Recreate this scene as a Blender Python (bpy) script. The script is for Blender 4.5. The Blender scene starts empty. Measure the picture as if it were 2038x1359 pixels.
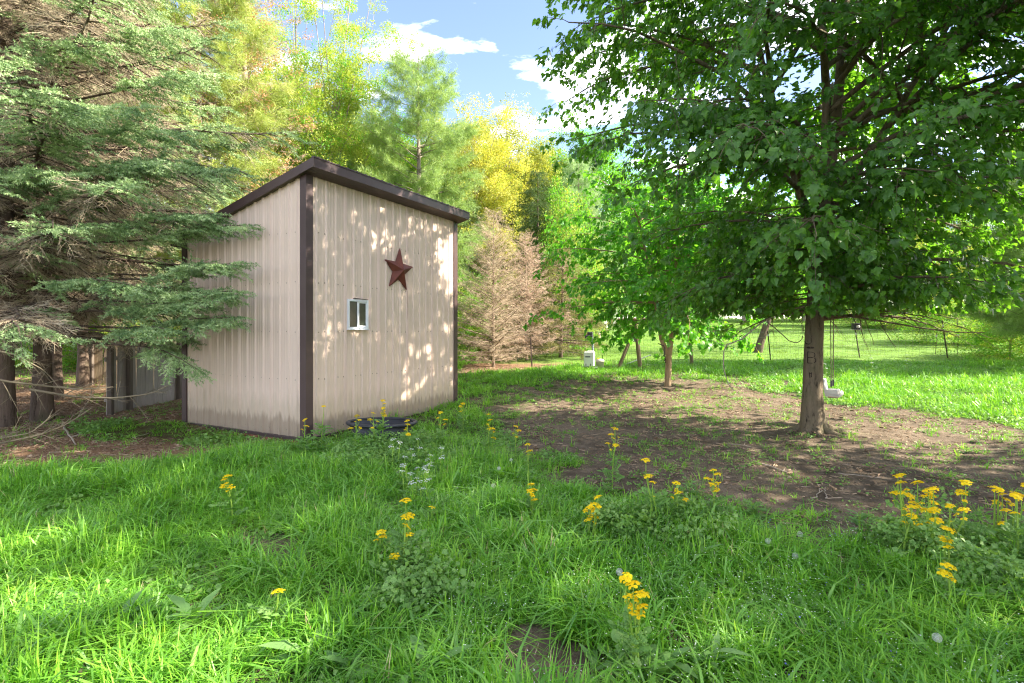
import bpy, math, random
import numpy as np
from mathutils import Vector, Matrix

scene = bpy.context.scene
COL = scene.collection
RNG = np.random.default_rng(7)
random.seed(7)
PI = math.pi

# ------------------------------------------------------------------ camera
EYE = 1.9            # eye height in metres
FPX = 1050.0         # focal length in pixels of the 2038 px wide photograph
HOR = 657.0          # horizon row
cam_d = bpy.data.cameras.new('camera')
cam_d.sensor_width = 36.0
cam_d.lens = 36.0 * FPX / 2038.0
cam_d.shift_y = (HOR - 679.5) / 2038.0
cam_d.clip_start = 0.05
cam_d.clip_end = 2000
cam = bpy.data.objects.new('camera', cam_d)
cam.location = (0, 0, EYE)
cam.rotation_euler = (PI / 2, 0, 0)
COL.objects.link(cam)
scene.camera = cam

# ------------------------------------------------------------------ sky, sun, exposure
SUN_EL = math.radians(34)
SUN_AZ = math.radians(94)     # clockwise from +Y (the view direction): the sun stands to the right
sun_dir = Vector((math.sin(SUN_AZ) * math.cos(SUN_EL), math.cos(SUN_AZ) * math.cos(SUN_EL), math.sin(SUN_EL)))
world = bpy.data.worlds.new('World')
scene.world = world
world.use_nodes = True
wt = world.node_tree
wt.nodes.clear()
def wn(t, **k):
    n = wt.nodes.new(t)
    for a, v in k.items():
        setattr(n, a, v)
    return n
wout = wn('ShaderNodeOutputWorld')
wbg = wn('ShaderNodeBackground')
wbg.inputs['Strength'].default_value = 0.15
sky = wn('ShaderNodeTexSky', sky_type='NISHITA')
sky.sun_disc = False
sky.sun_elevation = SUN_EL
sky.sun_rotation = SUN_AZ
sky.air_density = 1.0
sky.dust_density = 0.6
sky.ozone_density = 1.0
# clouds: patches of noise on a plane far overhead, mixed over the clear sky
tc = wn('ShaderNodeTexCoord')
sep = wn('ShaderNodeSeparateXYZ')
wt.links.new(tc.outputs['Generated'], sep.inputs[0])
zc = wn('ShaderNodeMath', operation='MAXIMUM'); zc.inputs[1].default_value = 0.02
wt.links.new(sep.outputs['Z'], zc.inputs[0])
zo = wn('ShaderNodeMath', operation='ADD'); zo.inputs[1].default_value = 0.12
wt.links.new(zc.outputs[0], zo.inputs[0])
comb = wn('ShaderNodeCombineXYZ')
for ax in 'XY':
    dv = wn('ShaderNodeMath', operation='DIVIDE')
    wt.links.new(sep.outputs[ax], dv.inputs[0]); wt.links.new(zo.outputs[0], dv.inputs[1])
    wt.links.new(dv.outputs[0], comb.inputs[ax])
cn = wn('ShaderNodeTexNoise')
cn.inputs['Scale'].default_value = 2.1
cn.inputs['Detail'].default_value = 9
cn.inputs['Roughness'].default_value = 0.55
cn.inputs['Distortion'].default_value = 0.3
cmap = wn('ShaderNodeMapping')
cmap.inputs['Location'].default_value = (8.0, 6.1, 0.0)
cmap.inputs['Scale'].default_value = (1.0, 1.6, 1.0)
wt.links.new(comb.outputs[0], cmap.inputs['Vector'])
wt.links.new(cmap.outputs[0], cn.inputs['Vector'])
cr = wn('ShaderNodeValToRGB')
cr.color_ramp.elements[0].position = 0.49
cr.color_ramp.elements[0].color = (0, 0, 0, 1)
cr.color_ramp.elements[1].position = 0.90
cr.color_ramp.elements[1].color = (1, 1, 1, 1)
wt.links.new(cn.outputs[0], cr.inputs[0])
cmix = wn('ShaderNodeMixRGB')
cmix.inputs[2].default_value = (11, 10.2, 9.3, 1)
wt.links.new(cr.outputs[0], cmix.inputs[0])
wtint = wn('ShaderNodeMixRGB', blend_type='MULTIPLY'); wtint.inputs[0].default_value = 1.0
wtint.inputs[2].default_value = (.335, .315, .345, 1)
wt.links.new(sky.outputs[0], wtint.inputs[1])
wt.links.new(wtint.outputs[0], cmix.inputs[1])
wt.links.new(cmix.outputs[0], wbg.inputs['Color'])
wt.links.new(wbg.outputs[0], wout.inputs[0])

sd = bpy.data.lights.new('sun', 'SUN')
sd.energy = 2.5
sd.angle = math.radians(0.6)
sd.color = (1.0, 0.91, 0.76)
so = bpy.data.objects.new('sun', sd)
so.rotation_euler = sun_dir.to_track_quat('Z', 'Y').to_euler()
so.location = (20, 0, 30)
COL.objects.link(so)

vs = scene.view_settings
vs.view_transform = 'Standard'
vs.look = 'None'
vs.exposure = 3.1
vs.gamma = 1.0
vs.use_curve_mapping = False
cy = scene.cycles
cy.max_bounces = 7
cy.diffuse_bounces = 4
cy.glossy_bounces = 2
cy.transmission_bounces = 5
cy.transparent_max_bounces = 4
cy.use_denoising = True
cy.denoiser = 'OPENIMAGEDENOISE'
cy.denoising_input_passes = 'RGB_ALBEDO_NORMAL'
cy.denoising_prefilter = 'NONE'
cy.pixel_filter_type = 'BLACKMAN_HARRIS'
cy.filter_width = 1.15
cy.caustics_reflective = False
cy.caustics_refractive = False
cy.sample_clamp_indirect = 6

# ------------------------------------------------------------------ numpy helpers
def hash2(ix, iy, seed):
    h = (ix.astype(np.int64) * 374761393 + iy.astype(np.int64) * 668265263 + seed * 974634777) & 0x7fffffff
    h = ((h ^ (h >> 13)) * 1274126177) & 0x7fffffff
    return ((h ^ (h >> 16)) & 0xffff) / 65535.0
def vnoise(x, y, seed=0):
    x = np.asarray(x, float); y = np.asarray(y, float)
    ix = np.floor(x); iy = np.floor(y)
    fx = x - ix; fy = y - iy
    fx = fx * fx * (3 - 2 * fx); fy = fy * fy * (3 - 2 * fy)
    a = hash2(ix, iy, seed); b = hash2(ix + 1, iy, seed)
    c = hash2(ix, iy + 1, seed); d = hash2(ix + 1, iy + 1, seed)
    return (a * (1 - fx) + b * fx) * (1 - fy) + (c * (1 - fx) + d * fx) * fy
def fbm(x, y, seed=0, octv=4):
    s = 0; amp = 0.5; tot = 0
    for i in range(octv):
        s = s + amp * vnoise(np.asarray(x) * 2 ** i + 17.3 * i, np.asarray(y) * 2 ** i - 9.1 * i, seed + i)
        tot += amp; amp *= 0.5
    return s / tot
def smooth(a, b, x):
    t = np.clip((np.asarray(x, float) - a) / (b - a), 0, 1)
    return t * t * (3 - 2 * t)

# ------------------------------------------------------------------ the lie of the land
GY = np.array([-60, 0, 9, 13, 16.5, 21, 30, 45, 60, 100, 200, 400.0])
GZ = np.array([0, -.02, -.05, .0, .20, .42, .90, 2.0, 2.9, 4.2, 6, 9.0])
def gz(x, y):
    x = np.asarray(x, float); y = np.asarray(y, float)
    z = np.interp(y, GY, GZ)
    # soften the kinks of the profile
    z = (z + np.interp(y - 1.5, GY, GZ) + np.interp(y + 1.5, GY, GZ)) / 3
    z = z + 0.10 * (fbm(x * .35, y * .35, 3, 3) - .5) * smooth(2, 6, y)
    z = z - .07 * np.exp(-(((x + 5.2) / 1.6) ** 2 + ((y - 9.6) / 1.0) ** 2))
    return z
def gz1(x, y):
    return float(gz(np.array([x]), np.array([y]))[0])
def ray(px, py, d):
    """the point at depth d on the line of sight through a pixel of the photograph"""
    return Vector(((px - 1019) / FPX * d, d, EYE - (py - HOR) / FPX * d))
def gpt(px, py):
    """where that line of sight meets the ground"""
    d = 1.5; step = 0.05; prev = d
    while d < 120:
        p = ray(px, py, d)
        if p.z <= gz1(p.x, p.y):
            break
        prev = d; d += step; step *= 1.02
    p = ray(px, py, (d + prev) / 2)
    return Vector((p.x, p.y, gz1(p.x, p.y)))
def poly_px(pts):
    return np.array([gpt(*p)[:2] for p in pts])
def sdf(poly, x, y):
    """signed distance to a polygon, negative inside"""
    x = np.asarray(x, float); y = np.asarray(y, float)
    d = np.full(x.shape, 1e9); inside = np.zeros(x.shape, bool)
    n = len(poly)
    for i in range(n):
        ax, ay = poly[i]; bx, by = poly[(i + 1) % n]
        ex, ey = bx - ax, by - ay
        t = np.clip(((x - ax) * ex + (y - ay) * ey) / (ex * ex + ey * ey + 1e-12), 0, 1)
        d = np.minimum(d, np.hypot(x - ax - t * ex, y - ay - t * ey))
        c = ((ay > y) != (by > y)) & (x < ex * (y - ay) / (ey + 1e-12 * (ey == 0)) + ax)
        inside ^= c
    return np.where(inside, -d, d)

# ------------------------------------------------------------------ mesh helpers
def mk_mesh(name, V, faces, mats=(), midx=None, attrs=None, smooth_shade=False):
    """faces: list of (M,k) index arrays"""
    me = bpy.data.meshes.new(name)
    V = np.asarray(V, np.float32)
    me.vertices.add(len(V))
    me.vertices.foreach_set('co', V.ravel())
    fl = [np.asarray(f, np.int32) for f in faces if len(f)]
    loops = np.concatenate([f.ravel() for f in fl]) if fl else np.zeros(0, np.int32)
    starts = []; s = 0
    for f in fl:
        m, k = f.shape
        starts.append(s + np.arange(m) * k); s += m * k
    if fl:
        starts = np.concatenate(starts).astype(np.int32)
        me.loops.add(len(loops)); me.loops.foreach_set('vertex_index', loops)
        me.polygons.add(len(starts)); me.polygons.foreach_set('loop_start', starts)
        if midx is not None:
            me.polygons.foreach_set('material_index', np.asarray(midx, np.int32))
        me.polygons.foreach_set('use_smooth', np.full(len(starts), smooth_shade, bool))
    for m in mats:
        me.materials.append(m)
    for k, (dom, typ, arr) in (attrs or {}).items():
        a = me.attributes.new(k, typ, dom)
        a.data.foreach_set('vector' if typ == 'FLOAT_VECTOR' else 'value', np.asarray(arr, np.float32 if typ != 'INT' else np.int32).ravel())
    me.update(calc_edges=True)
    return me
def link(name, me, parent=None, loc=None, rot=None):
    o = bpy.data.objects.new(name, me)
    COL.objects.link(o)
    if parent is not None:
        o.parent = parent
    if loc is not None:
        o.location = loc
    if rot is not None:
        o.rotation_euler = rot
    return o
def tag(o, label=None, cat=None, group=None, kind=None):
    if label: o['label'] = label
    if cat: o['category'] = cat
    if group: o['group'] = group
    if kind: o['kind'] = kind
    return o
def empty(name, loc, label, cat, group=None, rz=0):
    o = link(name, None, None, loc, (0, 0, rz))
    o.empty_display_size = 0.2
    return tag(o, label, cat, group)

class MB:
    """collects simple shapes into one mesh"""
    def __init__(s):
        s.V = []; s.F = {}; s.n = 0
    def add(s, V, faces):
        V = np.asarray(V, float)
        for f in faces:
            s.F.setdefault(len(f), []).append([i + s.n for i in f])
        s.V.append(V); s.n += len(V)
    def box(s, c, d, M=None, taper=1.0):
        x, y, z = [v / 2 for v in d]
        P = np.array([[sx * x * (taper if sz > 0 else 1), sy * y * (taper if sz > 0 else 1), sz * z] for sz in (-1, 1) for sy in (-1, 1) for sx in (-1, 1)])
        if M is not None:
            P = P @ np.array(M.to_3x3()).T
        P = P + np.array(c)
        s.add(P, [(0, 2, 3, 1), (4, 5, 7, 6), (0, 1, 5, 4), (2, 6, 7, 3), (0, 4, 6, 2), (1, 3, 7, 5)])
    def bevbox(s, c, d, b, M=None):
        """a box with chamfered edges"""
        P = []; x, y, z = [v / 2 for v in d]
        idx = {}
        for sx in (-1, 1):
            for sy in (-1, 1):
                for sz in (-1, 1):
                    for ax in range(3):
                        q = [sx * (x - b), sy * (y - b), sz * (z - b)]
                        q[ax] = (sx * x, sy * y, sz * z)[ax]
                        idx[(sx, sy, sz, ax)] = len(P); P.append(q)
        F = []
        for ax in range(3):
            o = [i for i in range(3) if i != ax]
            for sg in (-1, 1):
                cyc = []
                for a, b2 in ((-1, -1), (1, -1), (1, 1), (-1, 1)):
                    k = [0, 0, 0]; k[ax] = sg; k[o[0]] = a; k[o[1]] = b2
                    cyc.append(idx[(*k, ax)])
                if (sg > 0) == (ax == 1): cyc.reverse()
                F.append(tuple(cyc))
        for ax in range(3):            # edge along ax
            o = [i for i in range(3) if i != ax]
            for a in (-1, 1):
                for b2 in (-1, 1):
                    k0 = [0, 0, 0]; k1 = [0, 0, 0]
                    k0[ax] = -1; k1[ax] = 1
                    k0[o[0]] = k1[o[0]] = a; k0[o[1]] = k1[o[1]] = b2
                    F.append((idx[(*k0, o[0])], idx[(*k1, o[0])], idx[(*k1, o[1])], idx[(*k0, o[1])]))
        for sx in (-1, 1):
            for sy in (-1, 1):
                for sz in (-1, 1):
                    F.append(tuple(idx[(sx, sy, sz, ax)] for ax in range(3)))
        P = np.array(P)
        if M is not None:
            P = P @ np.array(M.to_3x3()).T
        s.add(P + np.array(c), F)
    def tube(s, pts, rad, k=6, cap=True):
        V, q, caps = tube_arrays(np.asarray(pts, float), np.broadcast_to(np.asarray(rad, float), (len(pts),)), k)
        s.add(V, [tuple(f) for f in q])
        if cap:
            n = s.n - len(V)
            s.F.setdefault(k, []).append([n + i for i in range(k)][::-1])
            s.F.setdefault(k, []).append([n + len(V) - k + i for i in range(k)])
    def lathe(s, prof, k=16, c=(0, 0, 0), sx=1.0, sy=1.0):
        a = np.arange(k) * 2 * PI / k
        V = []
        for r, z in prof:
            V += [[c[0] + r * sx * math.cos(t), c[1] + r * sy * math.sin(t), c[2] + z] for t in a]
        F = []
        for i in range(len(prof) - 1):
            for j in range(k):
                F.append((i * k + j, i * k + (j + 1) % k, (i + 1) * k + (j + 1) % k, (i + 1) * k + j))
        s.add(V, F)
    def mesh(s, name, mat, smooth_shade=False):
        V = np.concatenate(s.V)
        return mk_mesh(name, V, [np.array(f) for f in s.F.values()], [mat] if mat else [], smooth_shade=smooth_shade)
    def build(s, name, mat, parent=None, smooth_shade=False):
        return link(name, s.mesh(name, mat, smooth_shade), parent)

def tube_arrays(P, R, k):
    n = len(P)
    T = np.gradient(P, axis=0)
    T /= np.linalg.norm(T, axis=1, keepdims=True) + 1e-12
    m = np.abs(T.mean(0))
    ref = np.array([0, 0, 1.0]) if m[2] < 0.75 * np.linalg.norm(m) + 1e-9 else np.array([0, 1.0, 0])
    A = np.cross(T, ref); A /= np.linalg.norm(A, axis=1, keepdims=True) + 1e-12
    B = np.cross(T, A)
    a = np.arange(k) * 2 * PI / k
    V = P[:, None, :] + R[:, None, None] * (A[:, None, :] * np.cos(a)[None, :, None] - B[:, None, :] * np.sin(a)[None, :, None])
    V = V.reshape(-1, 3)
    i = np.arange(n - 1)[:, None] * k; j = np.arange(k)[None, :]; j2 = (j + 1) % k
    q = np.stack([i + j, i + j2, i + k + j2, i + k + j], -1).reshape(-1, 4)
    return V, q, None
def tubes_mesh(name, lines, mat, smooth_shade=True):
    """lines: list of (points, radii, sides)"""
    Vs = []; Qs = []; n = 0
    for P, R, k in lines:
        V, q, _ = tube_arrays(np.asarray(P, float), np.asarray(R, float), k)
        Vs.append(V); Qs.append(q + n); n += len(V)
    return mk_mesh(name, np.concatenate(Vs), [np.concatenate(Qs)], [mat], smooth_shade=smooth_shade)

def frames_to_euler(X, N):
    """rotation (XYZ Euler) taking local +X to X and local +Z as near N as it can"""
    X = X / (np.linalg.norm(X, axis=1, keepdims=True) + 1e-12)
    Y = np.cross(N, X); Y /= np.linalg.norm(Y, axis=1, keepdims=True) + 1e-9
    Z = np.cross(X, Y)
    ry = -np.arcsin(np.clip(X[:, 2], -1, 1))
    rx = np.arctan2(Y[:, 2], Z[:, 2])
    rz = np.arctan2(X[:, 1], X[:, 0])
    return np.stack([rx, ry, rz], 1)

# ------------------------------------------------------------------ scattering (geometry nodes, for leaves, grass and litter only)
def source_collection(name, meshes):
    c = bpy.data.collections.new(name)
    for i, m in enumerate(meshes):
        c.objects.link(bpy.data.objects.new('%s_%02d' % (name, i), m))
    return c
_groups = {}
def scatter_group(coll):
    if coll.name in _groups:
        return _groups[coll.name]
    g = bpy.data.node_groups.new('scatter_' + coll.name, 'GeometryNodeTree')
    g.interface.new_socket('Geometry', in_out='INPUT', socket_type='NodeSocketGeometry')
    g.interface.new_socket('Geometry', in_out='OUTPUT', socket_type='NodeSocketGeometry')
    N = g.nodes.new; L = g.links.new
    gi = N('NodeGroupInput'); go = N('NodeGroupOutput')
    ci = N('GeometryNodeCollectionInfo'); ci.inputs['Collection'].default_value = coll
    ci.inputs['Separate Children'].default_value = True; ci.inputs['Reset Children'].default_value = True
    def attr(nm, t):
        n = N('GeometryNodeInputNamedAttribute'); n.data_type = t; n.inputs['Name'].default_value = nm
        return n.outputs['Attribute']
    e = N('FunctionNodeEulerToRotation'); L(attr('rot', 'FLOAT_VECTOR'), e.inputs[0])
    ip = N('GeometryNodeInstanceOnPoints')
    L(gi.outputs[0], ip.inputs['Points']); L(ci.outputs[0], ip.inputs['Instance'])
    ip.inputs['Pick Instance'].default_value = True
    L(attr('idx', 'INT'), ip.inputs['Instance Index'])
    L(e.outputs[0], ip.inputs['Rotation'])
    L(attr('scl', 'FLOAT_VECTOR'), ip.inputs['Scale'])
    L(ip.outputs[0], go.inputs[0])
    _groups[coll.name] = g
    return g
def points_mesh(name, pos, rot, scl, idx):
    scl = np.asarray(scl, float)
    if scl.ndim == 1:
        scl = np.repeat(scl[:, None], 3, 1)
    return mk_mesh(name, pos, [], attrs={'rot': ('POINT', 'FLOAT_VECTOR', rot), 'scl': ('POINT', 'FLOAT_VECTOR', scl), 'idx': ('POINT', 'INT', idx)})
def scatter(name, pm, coll, parent=None):
    o = link(name, pm, parent)
    md = o.modifiers.new('scatter', 'NODES'); md.node_group = scatter_group(coll)
    o['kind'] = 'stuff'
    return o
# ------------------------------------------------------------------ materials
class NT:
    def __init__(s, name):
        s.m = bpy.data.materials.new(name); s.m.use_nodes = True
        s.t = s.m.node_tree; s.t.nodes.clear()
        s.out = s.n('ShaderNodeOutputMaterial')
    def n(s, t, **k):
        x = s.t.nodes.new(t)
        for a, v in k.items(): setattr(x, a, v)
        return x
    def l(s, a, b): s.t.links.new(a, b)
    def bsdf(s, rough=.6, spec=.3):
        b = s.n('ShaderNodeBsdfPrincipled')
        b.inputs['Roughness'].default_value = rough
        b.inputs['Specular IOR Level'].default_value = spec
        s.l(b.outputs[0], s.out.inputs[0]); return b
    def ramp(s, fac, stops, interp='LINEAR'):
        r = s.n('ShaderNodeValToRGB'); r.color_ramp.interpolation = interp
        e = r.color_ramp.elements
        while len(e) < len(stops): e.new(0.5)
        for el, (p, c) in zip(e, stops):
            el.position = p; el.color = (*c, 1) if len(c) == 3 else c
        s.l(fac, r.inputs[0]); return r.outputs[0]
    def noise(s, scale, detail=4, rough=.55, vec=None, coords='Object', dist=0.0):
        x = s.n('ShaderNodeTexNoise'); x.inputs['Scale'].default_value = scale
        x.inputs['Detail'].default_value = detail; x.inputs['Roughness'].default_value = rough
        x.inputs['Distortion'].default_value = dist
        if vec is None: vec = s.n('ShaderNodeTexCoord').outputs[coords]
        s.l(vec, x.inputs['Vector']); return x.outputs[0]
    def mapping(s, scale=(1, 1, 1), loc=(0, 0, 0), coords='Object', vec=None):
        mp = s.n('ShaderNodeMapping'); mp.inputs['Scale'].default_value = scale; mp.inputs['Location'].default_value = loc
        s.l(vec if vec is not None else s.n('ShaderNodeTexCoord').outputs[coords], mp.inputs[0]); return mp.outputs[0]
    def math(s, op, a, b=None, clamp=False):
        x = s.n('ShaderNodeMath', operation=op); x.use_clamp = clamp
        for i, v in enumerate((a, b)):
            if v is None: continue
            if isinstance(v, (int, float)): x.inputs[i].default_value = v
            else: s.l(v, x.inputs[i])
        return x.outputs[0]
    def mix(s, fac, a, b, blend='MIX'):
        x = s.n('ShaderNodeMixRGB', blend_type=blend)
        for i, v in enumerate((fac, a, b)):
            if isinstance(v, (int, float)): x.inputs[i].default_value = v
            elif isinstance(v, tuple): x.inputs[i].default_value = (*v, 1)
            else: s.l(v, x.inputs[i])
        return x.outputs[0]
    def bump(s, h, b, strength=.3, dist=.01):
        x = s.n('ShaderNodeBump'); x.inputs['Strength'].default_value = strength; x.inputs['Distance'].default_value = dist
        s.l(h, x.inputs['Height']); s.l(x.outputs[0], b.inputs['Normal'])
    def sepxyz(s, v):
        x = s.n('ShaderNodeSeparateXYZ'); s.l(v, x.inputs[0]); return x.outputs

def leaf_mat(name, stops, trans=.4, tcol=(1.6, 1.5, .7), rough=.45, spec=.35, patch=.8, pscale=.9):
    """a thin leaf: colour varies leaf by leaf and in soft patches; light shines through it"""
    t = NT(name)
    oi = t.n('ShaderNodeObjectInfo').outputs['Random']
    at = t.n('ShaderNodeAttribute', attribute_name='tint').outputs['Fac']
    ps = t.noise(pscale, 2, vec=t.n('ShaderNodeNewGeometry').outputs['Position'])
    f = t.math('ADD', t.math('MULTIPLY', oi, .40), t.math('MULTIPLY', at, .35))
    f = t.math('ADD', f, t.math('MULTIPLY', t.math('SUBTRACT', ps, .5), patch))
    f = t.math('ADD', f, .12, clamp=True)
    c = t.ramp(f, stops)
    b = t.bsdf(rough, spec); t.l(c, b.inputs['Base Color'])
    if trans > 0:
        tr = t.n('ShaderNodeBsdfTranslucent')
        t.l(t.mix(1.0, c, tcol, 'MULTIPLY'), tr.inputs['Color'])
        ms = t.n('ShaderNodeMixShader'); ms.inputs[0].default_value = trans
        t.l(b.outputs[0], ms.inputs[1]); t.l(tr.outputs[0], ms.inputs[2]); t.l(ms.outputs[0], t.out.inputs[0])
    return t.m
def plain_mat(name, c1, c2=None, scale=6, rough=.6, spec=.3, bump=0, bscale=None, metal=0, stretch=(1, 1, 1), coords='Object'):
    t = NT(name); b = t.bsdf(rough, spec)
    v = t.mapping(stretch, coords=coords)
    nz = t.noise(scale, 5, vec=v)
    t.l(t.ramp(nz, [(.3, c1), (.7, c2 or tuple(x * .75 for x in c1))]), b.inputs['Base Color'])
    b.inputs['Metallic'].default_value = metal
    if bump:
        t.bump(t.noise(bscale or scale * 4, 4, vec=v), b, bump, .01)
    return t.m

def siding_mat(name, streak):
    t = NT(name); b = t.bsdf(.42, .4)
    tc = t.n('ShaderNodeTexCoord').outputs['Object']
    xs = t.sepxyz(tc)
    big = t.noise(.9, 3, vec=tc)
    run = t.noise(1.0, 5, .6, vec=t.mapping((14, 14, .7), vec=tc))
    base = t.ramp(big, [(.3, (.665, .52, .42)), (.7, (.71, .56, .46))])
    base = t.mix(t.ramp(run, [(.45, (0, 0, 0)), (.75, (.16, .16, .16))]), base, (.36, .28, .19))
    # algae and splashed soil along the bottom edge
    hz = t.math('ADD', xs['Z'], t.math('MULTIPLY', t.noise(3.2, 5, .65, vec=t.mapping((2.5, 2.5, .5), vec=tc)), -.9))
    low = t.ramp(hz, [(-.0, (1, 1, 1)), (.30, (0, 0, 0))])
    base = t.mix(t.math('MULTIPLY', low, streak), base, (.24, .21, .09))
    hz2 = t.math('ADD', xs['Z'], t.math('MULTIPLY', t.noise(5, 4, .6, vec=t.mapping((3, 3, .4), vec=tc)), -.5))
    base = t.mix(t.math('MULTIPLY', t.ramp(hz2, [(-.0, (1, 1, 1)), (.12, (0, 0, 0))]), .5), base, (.17, .115, .07))
    t.l(base, b.inputs['Base Color'])
    t.bump(t.noise(2.2, 2, vec=tc), b, .12, .02)
    return t.m

def bark_mat(name, c1, c2, sc=1.0, bumpd=.03, moss=0):
    t = NT(name); b = t.bsdf(.9, .15)
    tc = t.n('ShaderNodeTexCoord').outputs['Object']
    fur = t.noise(9 * sc, 6, .65, vec=t.mapping((1, 1, .16), vec=tc), dist=.6)
    fine = t.noise(38 * sc, 4, .6, vec=t.mapping((1, 1, .35), vec=tc))
    h = t.math('ADD', fur, t.math('MULTIPLY', fine, .35))
    c = t.ramp(h, [(.46, c2), (.60, c1), (.85, tuple(min(1, v * 1.35) for v in c1))])
    if moss:
        c = t.mix(t.ramp(t.noise(3, 4, vec=tc), [(.5, (0, 0, 0)), (.7, (moss, moss, moss))]), c, (.07, .10, .03))
    t.l(c, b.inputs['Base Color']); t.bump(h, b, .9, bumpd)
    return t.m

def soil_mat():
    t = NT('soil'); b = t.bsdf(.95, .12)
    pos = t.n('ShaderNodeNewGeometry').outputs['Position']
    g = t.n('ShaderNodeAttribute', attribute_name='turf').outputs['Fac']
    lit = t.n('ShaderNodeAttribute', attribute_name='litter').outputs['Fac']
    lawn = t.n('ShaderNodeAttribute', attribute_name='lawn').outputs['Fac']
    big = t.noise(.55, 5, .6, vec=pos)
    mid = t.noise(4.5, 6, .65, vec=pos)
    fin = t.noise(42, 5, .7, vec=pos)
    soil = t.ramp(mid, [(.28, (.060, .044, .031)), (.5, (.122, .092, .064)), (.74, (.24, .185, .135))])
    soil = t.mix(t.ramp(big, [(.42, (0, 0, 0)), (.68, (.5, .5, .5))]), soil, (.27, .205, .15))
    soil = t.mix(t.ramp(fin, [(.30, (.75, .75, .75)), (.5, (0, 0, 0))]), soil, (.055, .036, .026))
    soil = t.mix(t.ramp(fin, [(.62, (0, 0, 0)), (.8, (.5, .5, .5))]), soil, (.42, .34, .26))
    duff = t.ramp(fin, [(.3, (.09, .05, .03)), (.55, (.24, .145, .085)), (.8, (.42, .29, .19))])
    c = t.mix(lit, soil, duff)
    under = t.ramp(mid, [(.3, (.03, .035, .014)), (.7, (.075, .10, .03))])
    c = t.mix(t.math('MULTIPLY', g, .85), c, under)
    lw = t.ramp(t.noise(2.0, 5, .7, vec=pos), [(.3, (.085, .17, .028)), (.55, (.135, .235, .04)), (.8, (.21, .29, .065))])
    c = t.mix(lawn, c, lw)
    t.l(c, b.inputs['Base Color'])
    h = t.math('ADD', t.math('MULTIPLY', mid, .8), t.math('MULTIPLY', fin, .5))
    t.bump(h, b, .8, .045)
    return t.m

def glass_mat():
    t = NT('window_glass'); b = t.bsdf(.12, .35)
    t.l(t.ramp(t.noise(3, 2), [(.3, (.012, .014, .012)), (.7, (.03, .036, .03))]), b.inputs['Base Color'])
    return t.m

M = {}
M['siding'] = siding_mat('painted_steel_siding', .28)
M['trim'] = plain_mat('brown_painted_trim', (.062, .036, .036), (.075, .046, .046), 2.5, .42, .45)
M['roof_steel'] = plain_mat('brown_roof_steel', (.055, .034, .032), (.07, .043, .042), 3, .4, .45)
M['vinyl'] = plain_mat('white_vinyl', (.78, .79, .80), (.70, .71, .73), 4, .4, .4)
M['glass'] = glass_mat()
M['screw'] = plain_mat('screw_zinc', (.30, .24, .19), (.18, .14, .11), 30, .5, .5, metal=.4)
M['star'] = plain_mat('rusty_star_steel', (.20, .058, .036), (.10, .030, .024), 7, .6, .3, .15)
M['rust'] = plain_mat('rust_stain', (.40, .22, .12), (.47, .33, .22), 9, .8, .1)
M['brick'] = plain_mat('red_brick', (.27, .10, .065), (.17, .075, .05), 9, .9, .15, .5)
M['skirt'] = plain_mat('weathered_skirt_board', (.17, .13, .10), (.09, .07, .055), 5, .85, .15, .4, stretch=(.3, .3, 3))
M['rubber'] = plain_mat('black_rubber', (.022, .024, .030), (.045, .047, .05), 5, .5, .4, .2)
M['water'] = plain_mat('trough_water', (.02, .03, .02), (.03, .035, .02), 4, .06, .6)
M['grey_wood'] = plain_mat('grey_weathered_boards', (.40, .355, .31), (.23, .20, .17), 6, .9, .1, .5, stretch=(1, 1, .12))
M['dark_wood'] = plain_mat('dark_damp_boards', (.17, .14, .115), (.10, .08, .065), 6, .9, .1, .5, stretch=(1, 1, .12))
M['tan_wood'] = plain_mat('tan_weathered_boards', (.42, .34, .24), (.25, .19, .13), 6, .9, .1, .5, stretch=(1, 1, .12))
M['post_wood'] = plain_mat('treated_post_wood', (.23, .175, .11), (.13, .10, .065), 8, .9, .1, .5, stretch=(1, 1, .15))
M['rod'] = plain_mat('rusty_fence_rod', (.075, .05, .04), (.04, .03, .028), 20, .8, .2)
M['wire'] = plain_mat('galvanised_wire', (.20, .20, .19), (.12, .12, .11), 20, .5, .4, metal=.3)
M['plastic_white'] = plain_mat('white_plastic', (.64, .64, .62), (.54, .53, .51), 5, .45, .4)
M['plastic_cream'] = plain_mat('cream_plastic', (.62, .55, .47), (.52, .46, .40), 6, .5, .35)
M['plastic_black'] = plain_mat('black_plastic', (.02, .021, .024), (.035, .035, .04), 8, .4, .4)
M['plastic_grey'] = plain_mat('grey_pipe', (.22, .26, .31), (.17, .20, .24), 8, .4, .4)
M['yellow_paint'] = plain_mat('yellow_plastic', (.75, .55, .04), (.65, .45, .03), 8, .5, .3)
M['rope'] = plain_mat('braided_rope', (.30, .24, .20), (.14, .11, .09), 60, .9, .1)
M['lens'] = plain_mat('pale_lamp_lens', (.80, .74, .68), (.70, .62, .55), 8, .2, .5)
M['pink_wall'] = plain_mat('pale_house_paint', (.72, .70, .70), (.66, .62, .62), 3, .7, .2)
M['bark_maple'] = bark_mat('maple_bark', (.155, .122, .082), (.030, .024, .017), 1.7, .05, .3)
M['bark_small'] = bark_mat('young_smooth_bark', (.30, .21, .135), (.16, .105, .07), 1.2, .01)
M['bark_dark'] = bark_mat('dark_conifer_bark', (.115, .085, .065), (.04, .03, .024), 1.2, .03, .3)
M['bark_grey'] = bark_mat('grey_woodland_bark', (.24, .20, .165), (.10, .08, .065), 1.0, .02)
M['bark_dead'] = bark_mat('dead_conifer_bark', (.26, .20, .15), (.12, .09, .065), 1.2, .02)
M['carve'] = plain_mat('old_carved_scar', (.035, .027, .022), (.055, .042, .033), 30, .95, .05)
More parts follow.
